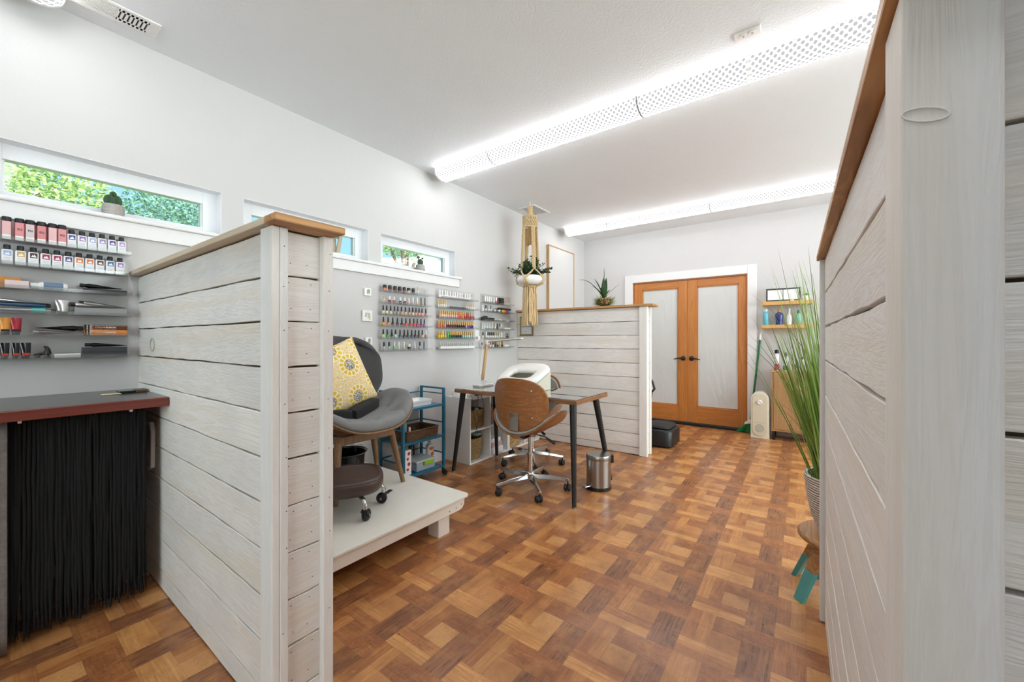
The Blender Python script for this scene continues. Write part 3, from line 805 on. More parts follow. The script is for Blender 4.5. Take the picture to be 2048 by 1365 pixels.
def dark_box_stack(z, n, x0, x1, tag_):
    for k in range(n):
        box_thing('product_box', 'black and slate carton, %s' % tag_[k], 'box', x0, x1, 2.782, 2.812, z + k * .0235, z + k * .0235 + .023, flat((58, 60, 64), .5), 'black cartons on the acrylic shelves')
dark_box_stack(ZL[2], 1, wx(166), wx(252), ['on the third shelf under a black tube'])
lying_tube('black squeeze tube lying on the carton on the third shelf', wx(159), wx(242), 2.798, ZL[2] + .0235, .0125, M['blackgloss'], M['black'], True, -.04)
# fourth shelf
lying_tube('large silver tube lying at the left of the fourth shelf', -.05, wx(98), 2.80, ZL[3] + .046, .0155, silver, M['black'], True, -.06, 'silver tubes on the fourth shelf')
lying_tube('dark blue crumpled tube under the large silver tube', -.04, wx(101), 2.800, ZL[3] + .0245, .012, flat((52, 84, 118), .3), M['black'], False, 0)
lying_tube('grey tube with a turquoise band and black cap on the fourth shelf', -.05, wx(110), 2.785, ZL[3], .012, flat((140, 144, 146), .3, .4), M['black'], False, 0, None, flat((74, 186, 176), .4))
standing_tube('rolled silver tube standing on its black cap on the fourth shelf', wx(126), 2.80, ZL[3], .044, .066, silver, M['black'])
box_thing('product_box', 'plain grey carton under two silver tubes on the fourth shelf', 'box', wx(148), wx(252), 2.782, 2.815, ZL[3], ZL[3] + .035, flat((160, 160, 160), .5))
lying_tube('silver tube with black cap lying lower on the grey carton', wx(140), wx(202), 2.795, ZL[3] + .0352, .0135, silver, M['black'], True, -.05, 'silver tubes on the grey carton')
lying_tube('silver tube with black cap lying higher on the grey carton', wx(158), wx(252), 2.812, ZL[3] + .046, .014, silver, M['black'], True, -.10, 'silver tubes on the grey carton')
# fifth shelf
standing_tube('orange tube standing on its black cap on the fifth shelf', wx(10), 2.80, ZL[4], .030, .075, flat((230, 152, 52), .3), M['black'], None, None, M['black'])
standing_tube('red tube standing beside the orange tube on the fifth shelf', wx(32), 2.80, ZL[4], .030, .075, flat((176, 28, 46), .3), M['black'], None, None, M['black'])
lying_tube('black tube lying at the back of the fifth shelf', wx(72), wx(166), 2.812, ZL[4] + .017, .015, M['blackgloss'], M['black'], False, .0)
lying_tube('dark grey tube lying at the front of the fifth shelf', wx(65), wx(150), 2.785, ZL[4], .0115, flat((110, 88, 88), .3, .4), flat((150, 150, 150), .3), True, 0)
def fusion(label, z, c):
    x0, x1 = wx(168), wx(252.5); L = x1 - x0
    t = thing('colour_carton', label, 'box', ((x0 + x1) / 2, 2.797, z))
    MB().box((-L / 2, -.016, 0), (L / 2, .016, .0252)).build('carton_body', flat(c, .5), t, bevel=.0008)
    MB().box((-L / 2, -.0166, .0004), (-L / 2 + .0155, -.0161, .0248)).build('end_band', M['black'], t)
    m = MB()
    for k in range(4): m.box((-L / 2 + .0165 + k * .003, -.0165, .0005), (-L / 2 + .0165 + k * .003 + .0014 - k * .0003, -.0161, .0247))
    for a, b in ((.022, .062), (.066, .084), (.089, .108)): m.box((-L / 2 + a, -.0165, .0026), (-L / 2 + b, -.0161, .0036))
    m.box((-L / 2 + .022, -.0165, .0216), (L / 2 - .004, -.0161, .0226)); m.build('stripe_print', flat((236, 218, 200), .5), t)
    lettering('lettering', 'COLOR', .0105, flat((238, 216, 196), .5), t, (-L / 2 + .052, -.0166, .0126), (PI / 2, 0, 0), .0002)
    lettering('lettering', 'FUSION', .0105, flat((250, 246, 240), .5), t, (-L / 2 + .089, -.0166, .0126), (PI / 2, 0, 0), .0002, True)
    lettering('lettering', 'REDKEN', .0058, M['paper'], t, (-L / 2 + .008, -.0172, .0126), (PI / 2, -PI / 2, 0), .0002, True)
fusion('orange hair colour carton at the bottom of the pair on the fifth shelf', ZL[4], (232, 136, 44))
fusion('brown hair colour carton stacked on the orange carton', ZL[4] + .0256, (96, 52, 28))
# bottom shelf
for i, (px, w) in enumerate(((9, .026), (31, .022), (51, .03))):
    standing_tube('black tube with red print, %s from the left on the bottom acrylic shelf' % ordinal(i), wx(px), 2.80, ZL[5], w, .07, M['blackgloss'], M['black'], 'black tubes on the bottom shelf', None, flat((196, 60, 48), .5))
t = thing('nozzle_cap', 'small black nozzle cap lying beside the black tubes', 'cap', (wx(75), 2.80, ZL[5]))
m = MB(); m.lathe([(.009, 0), (.009, .011), (.013, .012), (.011, .019), (.004, .022)], seg=14); m.build('cap_body', M['black'], t, smooth=True)
m = MB(); m.tube([(.004, 0, .017), (.014, 0, .02), (.021, -.002, .019)], [.006, .005, .003], 8); m.build('spout', M['black'], t, smooth=True)
t = thing('nozzle_cap', 'tall black hooked nozzle standing on the bottom acrylic shelf', 'cap', (wx(95), 2.80, ZL[5]))
m = MB(); m.lathe([(.009, 0), (.009, .010), (.0065, .012), (.0065, .015), (.0125, .017), (.0105, .03), (.007, .044)], seg=14); m.build('cap_body', M['black'], t, smooth=True)
m = MB(); m.tube([(0, 0, .040), (-.003, 0, .049), (-.008, 0, .051), (-.012, 0, .047)], [.007, .006, .005, .003], 8); m.build('spout', M['black'], t, smooth=True)
box_thing('product_box', 'plain white carton lying on the bottom acrylic shelf', 'box', wx(108), wx(160), 2.785, 2.815, ZL[5], ZL[5] + .018, M['white'])
dark_box_stack(ZL[5], 2, wx(163), wx(252.5), ['lower of the pair on the bottom shelf', 'upper of the pair on the bottom shelf'])
lying_tube('black crumpled tube lying on the stacked cartons', wx(169), wx(252), 2.798, ZL[5] + .0472, .0115, M['blackgloss'], M['black'], True, -.03)

# counter, fringe curtain and what lies there
t = thing('wall_counter', 'dark counter with mahogany front edge fixed along the left wall', 'counter', (0, 0, 0))
MB().box((-1.6, 2.319, .882), (.543, W - .001, .915)).build('counter_slab', M['counter_top'], t, bevel=.002)
MB().box((-1.6, 2.296, .876), (.543, 2.3185, .9155)).build('front_edge', M['mahogany'], t, bevel=.003)
MB().box((-1.6, W - .045, .80), (.543, W - .001, .881)).build('wall_cleat', M['core'], t)
MB().box((-1.55, 2.36, .002), (-1.50, 2.80, .881)).build('side_leg', M['core'], t)
def fringe():
    rnd = random.Random(5); m = MB()
    for layer, y in ((0, 2.40), (1, 2.412), (2, 2.424)):
        x = -.9
        while x < .482:
            x += rnd.uniform(.0075, .0125)
            if rnd.random() < .05 and layer != 2: continue
            if x > .482: break
            zb = .02 + abs(rnd.gauss(0, .035)) ; r = rnd.uniform(.0042, .0066)
            w1, w2 = rnd.uniform(-.006, .006), rnd.uniform(-.006, .006); ph = rnd.uniform(0, 6)
            pts = [(x + w1 * k / 7 + .0018 * math.sin(ph + k * 2.1), y + rnd.uniform(-.003, .003), .872 + (zb - .872) * k / 7) for k in range(8)]
            m.tube(pts, [r] * 7 + [r * .35], 5)
    return m.build('fringe_curtain', m_fabric('black_yarn', (17, 17, 18), 300, .95), smooth=True)
tag(fringe(), 'black yarn fringe curtain hanging under the dark counter', 'curtain', kind='stuff')
t = thing('curtain_rod', 'thin black rod carrying the fringe under the counter', 'curtain rod', (0, 0, 0))
m = MB(); m.tube([(-1.0, 2.39, .868), (.542, 2.39, .868)], .004, 8); m.build('rod', M['blackmetal'], t, smooth=True)
for k, x in enumerate((.124, .432)):
    MB().box((x - .005, 2.372, .858), (x + .005, 2.379, .876)).box((x - .004, 2.379, .858), (x + .004, 2.394, .863)).build('white_clip', M['white'], t, bevel=.001)
m = MB()
m.grid(lambda u, v: (-.30 + .395 * u, 2.362 + .016 * math.sin(u * 21) + (.004) * math.sin(v * 9 + u * 4), .872 - .862 * v), 40, 14)
o = m.build('velvet_curtain', m_fabric('grey_velvet', (150, 144, 142), 60, .55, .4), smooth=True, solid=.004)
tag(o, 'grey crushed velvet curtain beside the black fringe at the left edge', 'curtain')
box_thing('note_card', 'cream card lying on the dark counter', 'card', .375, .44, 2.60, 2.645, .916, .9185, flat((228, 212, 176), .6))
t = thing('notebook', 'closed black notebook with a brown spine on the dark counter by the divider', 'notebook', (.487, 2.66, .916))
MB().box((-.05, -.035, 0), (.008, .035, .010)).build('cover', M['blackgloss'], t, bevel=.002)
MB().box((.0085, -.035, 0), (.05, .035, .012)).build('spine_half', flat((96, 72, 56), .4), t, bevel=.002)
t = thing('wall_plaque', 'whitewashed wavy-edged wooden plaque fixed to the near divider', 'plaque', (.544, 2.572, .66))
ol = []
for k in range(40):
    a = 2 * PI * k / 40; c, s_ = math.cos(a), math.sin(a)
    ol.append((.062 * (abs(c) ** .55) * (1 if c > 0 else -1) * (1 + .06 * math.sin(5 * a)), .118 * (abs(s_) ** .5) * (1 if s_ > 0 else -1) * (1 + .03 * math.sin(7 * a))))
m = MB(); m.prism(ol, -.018, -.0015, 0); m.build('slab', M['wash_post'], t, bevel=.003)
m = MB(); m.prism([(y * .8, z * .86) for y, z in ol], -.0188, -.0182, 0); m.build('carved_face', flat((176, 174, 170), .6), t)

# window sill plants, sill end hook, wall pads
def cactus(label, x, s, heads):
    t = thing('potted_cactus', label, 'cactus plant', (x, W + .028, WZ0))
    m = MB(); m.lathe([(.034 * s, 0), (.041 * s, .004), (.044 * s, .03 * s), (.041 * s, .06 * s), (.036 * s, .061 * s), (.036 * s, .05 * s)], seg=22, cap1=True); m.build('woven_pot', M['concrete'], t, smooth=True)
    for k, (dx, dz, r, ht) in enumerate(heads):
        m = MB(); n = 18; rs = []
        for i in range(8):
            th = PI * i / 7 * .97 + .03; ring = []
            for q in range(n * 2):
                a = PI * q / n; rr = r * math.sin(th) * (1 + (.09 if q % 2 else -.07)); ring.append((dx + rr * math.cos(a), rr * math.sin(a), dz - ht * math.cos(th)))
            rs.append(ring)
        m.rings(rs); m.build('cactus_head', M['cactus'], t, smooth=True)
cactus('ribbed cactus in a grey woven pot on the left window sill', .455, 1.0, [(-.014, .082, .021, .03), (.013, .083, .020, .031), (.0, .118, .0125, .014)])
cactus('small three-lobed cactus in a grey pot on the right window sill', 2.50, 1.0, [(-.016, .085, .014, .03), (.004, .088, .014, .032), (.02, .084, .013, .028), (-.024, .128, .012, .013), (.026, .124, .009, .011)])
t = thing('wall_hook', 'small white adhesive hook at the end of the long window sill', 'hook', (3.012, W, 1.80))
MB().box((-.012, -.006, -.02), (.012, 0, .02)).build('hook_plate', M['white'], t, bevel=.002)
m = MB(); m.tube([(0, -.006, .006), (0, -.018, .002), (0, -.02, .012)], .003, 8); m.build('hook_arm', M['white'], t, smooth=True)
m = MB(); m.ball((0, -.008, -.012), .003, 8); m.build('dark_pin', M['black'], t)
def botanical(label, x, z, s, seed, hang):
    t = thing('hanging_art_tile', label, 'wall art', (x, W, z))
    MB().box((-s / 2, -.016, -s / 2), (s / 2, 0, s / 2)).build('canvas_block', M['white'], t, bevel=.002)
    rnd = random.Random(seed); m = MB(); f = -.0165
    for st in range(3):
        bx = s * (.02 + (st - 1) * .16); tx = bx + s * rnd.uniform(-.08, .1)
        z0, z1 = (s * .42, -s * (.1 + .12 * st)) if hang else (-s * .36, s * (.34 - .05 * abs(st - 1)))
        m.prism([(bx - .0008, z0), (bx + .0008, z0), (tx + .0006, z1), (tx - .0006, z1)], f, f + .0004, 1)
        for k in range(5):
            g = .25 + .16 * k; cx_, cz = bx + (tx - bx) * g, z0 + (z1 - z0) * g
            for sd in (-1, 1):
                L = s * .13; dx, dz = sd * L * .8, (z1 - z0) / abs(z1 - z0) * L * .6
                m.prism([(cx_, cz), (cx_ + dx * .5 - dz * .25, cz + dz * .5 + dx * .25), (cx_ + dx, cz + dz), (cx_ + dx * .5 + dz * .25, cz + dz * .5 - dx * .25)], f - .0002 * sd, f + .0004, 1)
    m.build('leaf_print', flat([(96, 128, 56), (150, 168, 116), (92, 112, 84)][seed], .6), t)
botanical('top small white tile with a painted green sprig', 1.92, 1.558, .062, 0, False)
botanical('middle larger white tile with hanging painted leaves', 1.915, 1.365, .088, 1, True)
botanical('lowest small white tile with a painted leaf sprig', 1.928, 1.160, .062, 2, False)
t = thing('wall_outlet', 'white double wall outlet with a plugged cord between two polish racks', 'power outlet', (3.262, W, 1.215))
MB().box((-.036, -.006, -.06), (.036, 0, .06)).build('cover_plate', M['white'], t, bevel=.003)
MB().box((-.022, -.034, -.042), (.022, -.006, -.004)).build('plug', M['white'], t, bevel=.004)
m = MB(); m.tube([(.01, -.03, -.03), (.045, -.05, -.04), (.055, -.035, -.12), (.05, -.02, -.30), (.04, -.02, -.42)], .003, 6); m.build('cord', M['white'], t, smooth=True)
# ------------------------------------------------------------------ nail polish racks
_me = {}
def lathe_mesh(key, prof, mat, seg=10, sx=1, sy=1):
    """one mesh shared by all copies of the same bottle or cap"""
    k = (key, mat.name)
    if k not in _me:
        m = MB(); m.lathe(prof, seg=seg, sx=sx, sy=sy); o = m.build(key, mat, smooth=True)
        _me[k] = o.data; bpy.data.objects.remove(o)
    return _me[k]
BODY = {'tall': [(.0115, 0), (.0128, .002), (.0132, .012), (.0128, .024), (.009, .030), (.006, .032)],
        'short': [(.0135, 0), (.0148, .002), (.0148, .022), (.012, .026)],
        'square': [(.0100, 0), (.0108, .001), (.0108, .031), (.007, .034)],
        'round': [(.009, 0), (.0125, .004), (.0142, .013), (.0125, .022), (.008, .028)],
        'slim': [(.0075, 0), (.008, .001), (.008, .030), (.005, .033)]}
CAP = {'tall': [(.0066, .032), (.0072, .034), (.0068, .048), (.0052, .072), (.0045, .074)],
       'wide': [(.0150, .026), (.0152, .028), (.0148, .048), (.0142, .050)],
       'straight': [(.0072, .033), (.0076, .035), (.0072, .068), (.0066, .070)],
       'slim': [(.0052, .033), (.0054, .035), (.0044, .072), (.0036, .074)],
       'mid': [(.0072, .028), (.0076, .030), (.006, .056), (.0054, .058)]}
def polish(label, x, y, z, kind, cap, col, capcol, group):
    bm_ = flat(col, .18, 0, .3, .02); cm = flat(capcol, .3)
    if sum(capcol) > 300 and capcol[0] > capcol[2] + 60: cm = flat(capcol, .3, .35)
    o = bpy.data.objects.new('nail_polish', lathe_mesh('polish_' + kind, BODY[kind], bm_)); C.objects.link(o); o.location = (x, y, z)
    tag(o, label, 'nail polish', group)
    c = bpy.data.objects.new('cap', lathe_mesh('polish_cap_' + cap, CAP[cap], cm)); C.objects.link(c); c.parent = o
    return o
BK, WH, GD = (28, 28, 29), (238, 238, 236), (206, 160, 74)
def cname(c):
    r, g, b = c; mx, mn = max(c), min(c); l = (mx + mn) / 2
    if mx - mn < 22:
        return 'black' if l < 50 else 'dark grey' if l < 95 else 'grey' if l < 185 else 'clear' if l < 225 else 'white'
    import colorsys
    h, s_, v = colorsys.rgb_to_hsv(r / 255, g / 255, b / 255); h *= 360
    base = 'red' if h < 12 or h > 345 else 'orange' if h < 34 else 'yellow' if h < 64 else 'green' if h < 165 else 'blue' if h < 250 else 'purple' if h < 300 else 'magenta'
    if base == 'orange' and v < .5: base = 'brown'
    if base == 'orange' and s_ < .5: base = 'beige'
    if base == 'yellow' and s_ < .35: base = 'cream'
    if base == 'red' and s_ < .45: base = 'pink'
    return ('dark ' if v < .38 else 'pale ' if s_ < .35 and base not in ('cream', 'beige', 'pink') else '') + base
def row(rackname, rowname, z, y, items, ox, sc, group):
    for i, it in enumerate(items):
        px, col, kind, cap, cc = it
        x = wx(ox + px / sc, y)
        polish('%s polish, %s cap, %s from left on %s rack %s shelf' % (cname(col), cname(cc).replace('orange', 'gold').replace('yellow', 'gold') if cc == GD else cname(cc), ordinal(i), rackname, rowname), x, y, z, kind, cap, col, cc, group)
ZR = [1.578, 1.480, 1.384, 1.287, 1.186, 1.084]
rack('left polish rack, black-capped bottles on clear shelves beside the botanical tiles', 2.03, 2.565, 1.648, ZR, .068)
YR = 2.806
S1, O1 = 8.53, 740
row('left', 'top', ZR[0], YR, [(x, c, 'short', 'wide', BK) for x, c in zip((252, 338, 428, 507, 585, 660, 738), ((225, 132, 86), (128, 30, 40), (116, 26, 36), (82, 22, 36), (140, 72, 50), (216, 206, 172), (32, 32, 34)))], O1, S1, 'wide-capped polishes on the left rack')
polish('slender white bottle with tan cap at the right of left rack top shelf', wx(836, YR), YR, ZR[0], 'slim', 'slim', (238, 236, 232), (212, 196, 166), 'wide-capped polishes on the left rack')
row('left', 'second', ZR[1], YR, [(x, c, k, cp, cc) for x, c, k, cp, cc in (
    (238, (226, 190, 158), 'square', 'mid', (176, 172, 170)), (335, (126, 30, 44), 'round', 'mid', WH), (412, (176, 92, 92), 'round', 'mid', WH), (518, (36, 44, 44), 'round', 'mid', WH), (593, (70, 32, 36), 'round', 'mid', WH),
    (663, (228, 176, 158), 'round', 'mid', WH), (733, (206, 208, 206), 'square', 'straight', WH), (806, (222, 210, 178), 'square', 'straight', WH), (872, (148, 86, 60), 'slim', 'slim', BK), (937, (132, 74, 56), 'slim', 'slim', BK))], O1, S1, 'mixed polishes on the left rack')
row('left', 'third', ZR[2], YR, [(x, c, 'tall', 'tall', BK) for x, c in zip((226, 285, 352, 418, 475, 537, 605, 672, 728, 785, 838, 888, 952), ((215, 211, 192), (216, 206, 168), (214, 204, 170), (170, 142, 122), (150, 156, 150), (194, 150, 116), (230, 190, 160), (208, 164, 116), (235, 196, 156), (206, 170, 140), (236, 150, 132), (236, 162, 150), (200, 120, 110)))], O1, S1, 'tall black-capped polishes on the left rack')
row('left', 'fourth', ZR[3], YR, [(x, c, 'tall', 'tall', BK) for x, c in zip((230, 310, 388, 467, 543, 612, 680, 748, 808, 870, 928), ((226, 152, 30), (240, 130, 40), (26, 32, 30), (86, 22, 26), (42, 22, 32), (220, 30, 40), (166, 26, 36), (214, 30, 40), (186, 20, 70), (142, 26, 116), (150, 112, 170)))], O1, S1, 'tall black-capped polishes on the left rack')
row('left', 'fifth', ZR[4], YR, [(x, c, 'tall', 'tall', BK) for x, c in zip((228, 295, 373, 435, 513, 585, 645, 712, 775, 833, 893), ((206, 220, 162), (20, 150, 46), (26, 60, 42), (176, 212, 186), (36, 86, 106), (50, 30, 46), (58, 48, 46), (56, 52, 92), (40, 42, 80), (96, 46, 46), (222, 182, 172)))] + [(955, (152, 142, 132), 'tall', 'tall', WH)], O1, S1, 'tall black-capped polishes on the left rack')
row('left', 'bottom', ZR[5], YR, [(x, c, k, cp, cc) for x, c, k, cp, cc in (
    (240, (206, 206, 202), 'square', 'straight', BK), (325, (204, 206, 204), 'square', 'straight', BK), (412, (150, 214, 150), 'square', 'straight', WH), (490, (222, 216, 200), 'square', 'straight', WH), (578, (220, 214, 198), 'square', 'straight', WH), (665, (30, 30, 32), 'short', 'wide', (226, 222, 210)),
    (762, (210, 210, 214), 'square', 'straight', WH), (850, (190, 190, 204), 'square', 'straight', BK), (922, (120, 120, 140), 'slim', 'slim', BK))], O1, S1, 'base and top coats on the left rack')

rack('middle polish rack, gold-capped bottles on clear shelves', 2.672, 3.215, 1.672, ZR, .068)
O2, S2 = 860, 8.533
row('middle', 'top', ZR[0], YR, [(x, (238, 236, 234), 'square', 'straight', WH) for x in (165, 210, 262, 297, 345, 390, 428, 470, 508, 545, 600, 640, 677)], O2, S2, 'white bottles on the middle rack')
box_thing('display_strip', 'white display strip with red print under the white bottles', 'display strip', wx(150, 2.79) * 0 + wx(O2 + 150 / S2, 2.79), wx(O2 + 690 / S2, 2.79), 2.789, 2.791, ZR[0] + .001, ZR[0] + .022, flat((240, 226, 222), .5))
row('middle', 'second', ZR[1], YR, [(x, (236, 232, 226), 'slim', 'slim', (208, 176, 120)) for x in (150, 182, 212, 242, 270, 612, 645, 680, 712, 745)], O2, S2, 'slim bottles on the middle rack')
for k in range(12):
    o = MB(); o.lathe([(.0035, 0), (.0075, .002), (.0075, .014), (.004, .022)], seg=10, axis=(.35, -.3, .9)); b = o.build('lacquer_brush', M['blackgloss'], smooth=True)
    b.location = (wx(O2 + (335 + 26 * k) / S2, YR), YR, ZR[1] + .001)
    tag(b, 'small black brush leaning in the row on the middle rack second shelf', 'brush', 'black brushes on the middle rack')
def gold(z, xs, cs, nm, caps={}):
    row('middle', nm, z, YR, [(x, c, 'square', 'straight', caps.get(i, GD)) for i, (x, c) in enumerate(zip(xs, cs))], O2, S2, 'gold-capped polishes on the middle rack')
gold(ZR[2], (170, 205, 238, 270, 305, 340, 375, 412, 450, 488, 525, 560, 597, 632, 668, 705, 742), ((226, 176, 160), (240, 216, 208), (240, 204, 198), (238, 212, 204), (240, 200, 196), (246, 170, 180), (240, 206, 204), (236, 214, 210), (240, 200, 200), (240, 100, 110), (238, 96, 76), (250, 146, 40), (226, 60, 50), (214, 30, 44), (220, 40, 40), (206, 32, 44), (180, 30, 50)), 'third', {9: (236, 84, 96), 13: (200, 32, 50)})
gold(ZR[3], (150, 185, 220, 256, 294, 330, 366, 402, 438, 474, 510, 546, 582, 618, 652, 688, 724), ((216, 130, 112), (246, 140, 90), (240, 120, 80), (236, 160, 150), (92, 24, 42), (112, 24, 44), (120, 26, 48), (104, 30, 44), (110, 32, 46), (58, 24, 40), (46, 24, 40), (40, 22, 38), (44, 24, 42), (206, 176, 206), (112, 62, 166), (82, 46, 160), (38, 34, 62)), 'fourth')
gold(ZR[4], (150, 185, 220, 262, 305, 346, 384, 420, 456, 492, 526, 562, 598, 632, 666, 700, 732), ((238, 196, 40), (250, 218, 50), (240, 236, 60), (246, 216, 60), (60, 200, 80), (30, 130, 70), (32, 100, 60), (26, 84, 60), (30, 64, 72), (28, 54, 86), (30, 44, 84), (190, 222, 206), (160, 216, 196), (176, 224, 216), (196, 228, 236), (200, 206, 204), (196, 200, 202)), 'fifth', {2: (240, 230, 60), 4: (50, 200, 84)})
t = thing('sample_tray', 'white tray of clear sample sticks on the bottom shelf of the middle rack', 'tray', (wx(O2 + 165 / S2, 2.795), 2.795, ZR[5] + .0005))
L = wx(O2 + 745 / S2, 2.795) - wx(O2 + 165 / S2, 2.795)
MB().box((0, -.014, 0), (L, .014, .024)).build('tray_body', M['white'], t, bevel=.002)
for k in range(17):
    x = .012 + (L - .024) * k / 16
    m = MB(); m.lathe([(.0052, .0242), (.0052, .04), (.0068, .042), (.006, .058), (.003, .062)], (x, 0, 0), 8); m.build('sample_stick', flat((206, 208, 202), .15), t, smooth=True)

rack('right polish rack with mixed nail supplies beside the far plank divider', 3.318, 3.868, 1.678, ZR, .068)
row('right', 'top', ZR[0], YR, [(945, (238, 236, 234), 'square', 'straight', WH), (980, (236, 234, 232), 'square', 'straight', WH), (1013, (238, 236, 234), 'square', 'straight', WH), (1046, (236, 234, 232), 'square', 'straight', WH), (1090, (236, 232, 230), 'square', 'straight', WH), (1131, (224, 110, 100), 'square', 'straight', WH), (1167, (34, 34, 36), 'slim', 'slim', BK)], O2, S2, 'bottles on the right rack top shelf')
def X2(a): return wx(O2 + a / S2, YR)
box_thing('product_box', 'black carton standing on the top shelf of the right rack', 'box', X2(1188), X2(1250), YR - .012, YR + .012, ZR[0], ZR[0] + .072, M['black'])
for k, a in enumerate((1290, 1335)):
    o = MB(); o.lathe([(.014, 0), (.017, .012), (.012, .022), (.004, .024)], seg=8); b = o.build('glass_dish', flat((206, 218, 214), .15), smooth=True); b.location = (X2(a), YR, ZR[0])
    tag(b, 'small pale glass dish on the right rack top shelf, %s' % ('beside the black carton', 'at the shelf end')[k], 'dish', 'glass dishes on the right rack')
row('right', 'second', ZR[1], YR, [(902, (232, 226, 214), 'square', 'straight', WH), (955, (230, 228, 226), 'square', 'straight', BK), (1003, (232, 232, 236), 'square', 'straight', (196, 202, 216)), (1040, (222, 222, 226), 'square', 'straight', (116, 122, 134))], O2, S2, 'bottles on the right rack second shelf')
o = MB(); o.lathe([(.016, 0), (.02, .006), (.018, .03), (.01, .034)], seg=10); b = o.build('foil_pouch', flat((186, 188, 184), .3), smooth=True); b.location = (X2(1105), YR, ZR[1]); tag(b, 'crumpled silvery pouch on the right rack second shelf', 'pouch')
t = thing('swatch_box', 'black box of bright colour swatches on the right rack second shelf', 'box', (X2(1165), YR, ZR[1]))
Ls = X2(1368) - X2(1165)
MB().box((0, -.012, .034), (Ls, .012, .058)).build('box_lid', M['black'], t, bevel=.001)
for k, c in enumerate(((236, 236, 232), (40, 40, 44), (236, 196, 60), (242, 170, 50), (226, 120, 40), (200, 40, 60), (160, 50, 120), (96, 130, 200), (150, 190, 220))):
    MB().box((Ls * k / 9 + .0005, -.012, 0), (Ls * (k + 1) / 9 - .0005, .012, .0335)).build('swatch', flat(c, .4), t)
for r in range(3):
    for k in range(2 if r < 2 else 1):
        a, b_ = (880 + 106 * k, 980 + 106 * k) if r < 2 else (920, 968)
        box_thing('tip_box', ('flat black tip case, %s in the stack on the right rack third shelf' % ('bottom left', 'bottom right', 'middle left', 'middle right', 'top')[r * 2 + k]), 'case', X2(a), X2(b_), YR - .014, YR + .012, ZR[2] + r * .0165, ZR[2] + r * .0165 + .0155, flat((44, 44, 46), .3), 'black tip cases on the right rack')
for k, a in enumerate((1118, 1150, 1182, 1214)):
    o = MB(); o.ball((0, 0, .011), .011, 10); b = o.build('clear_jar', flat((226, 230, 230), .12), smooth=True); b.location = (X2(a), YR, ZR[2]); tag(b, 'small clear round jar in the row on the right rack third shelf', 'jar', 'clear jars on the right rack')
box_thing('tip_box', 'white case at the right end of the right rack third shelf', 'case', X2(1290), X2(1338), YR - .012, YR + .012, ZR[2], ZR[2] + .018, M['white'])
row('right', 'fourth', ZR[3], YR, [(a, (226, 228, 226), 'slim', 'slim', (214, 218, 216)) for a in (893, 922, 951, 980, 1009, 1038, 1067)] + [(1112, (240, 238, 230), 'square', 'straight', (220, 190, 150)), (1150, (60, 58, 56), 'square', 'straight', BK), (1188, (224, 212, 196), 'slim', 'slim', BK), (1216, (222, 200, 170), 'slim', 'slim', WH), (1243, (212, 184, 146), 'slim', 'slim', (206, 176, 136))], O2, S2, 'slim bottles on the right rack fourth shelf')
box_thing('tip_box', 'low white case on the right rack fourth shelf', 'case', X2(1262), X2(1366), YR - .012, YR + .012, ZR[3], ZR[3] + .024, M['white'])
row('right', 'fifth', ZR[4], YR, [(903, (232, 216, 196), 'square', 'straight', BK), (962, (238, 238, 236), 'square', 'straight', WH)] + [(a, (228, 228, 228), 'square', 'straight', BK) for a in (992, 1022, 1052, 1082)] + [(1115, (232, 230, 224), 'square', 'straight', (200, 164, 96)), (1148, (230, 232, 226), 'square', 'straight', GD), (1182, (226, 232, 222), 'square', 'straight', (176, 196, 140)), (1222, (238, 236, 234), 'square', 'straight', WH), (1264, (232, 206, 190), 'slim', 'slim', (226, 196, 172))], O2, S2, 'bottles on the right rack fifth shelf')
t = thing('brush_holder', 'black holder of little black brushes at the end of the right rack fifth shelf', 'brush holder', (X2(1320), YR, ZR[4]))
m = MB(); m.lathe([(.012, 0), (.0135, .002), (.0135, .032)], seg=12); m.build('cup', M['black'], t, smooth=True)
for k in range(4):
    m = MB(); m.tube([(.006 * math.cos(k * 1.6), .006 * math.sin(k * 1.6), .03), (.013 * math.cos(k * 1.6), .011 * math.sin(k * 1.6), .066)], [.002, .0032], 6); m.build('brush', M['black'], t, smooth=True)
row('right', 'bottom', ZR[5], YR, [(888, (216, 206, 186), 'square', 'mid', BK), (975, (234, 234, 232), 'square', 'straight', WH), (1030, (238, 236, 236), 'square', 'straight', (190, 40, 44)), (1078, (236, 236, 234), 'square', 'straight', (60, 30, 32)), (1115, (40, 38, 38), 'square', 'straight', BK), (1152, (54, 48, 44), 'square', 'straight', (226, 176, 50)), (1192, (228, 178, 44), 'square', 'straight', (232, 180, 48)), (1230, (66, 48, 40), 'square', 'straight', (58, 40, 36))], O2, S2, 'bottles on the right rack bottom shelf')
box_thing('tip_box', 'white case at the end of the right rack bottom shelf', 'case', X2(1262), X2(1332), YR - .012, YR + .012, ZR[5], ZR[5] + .03, M['white'])
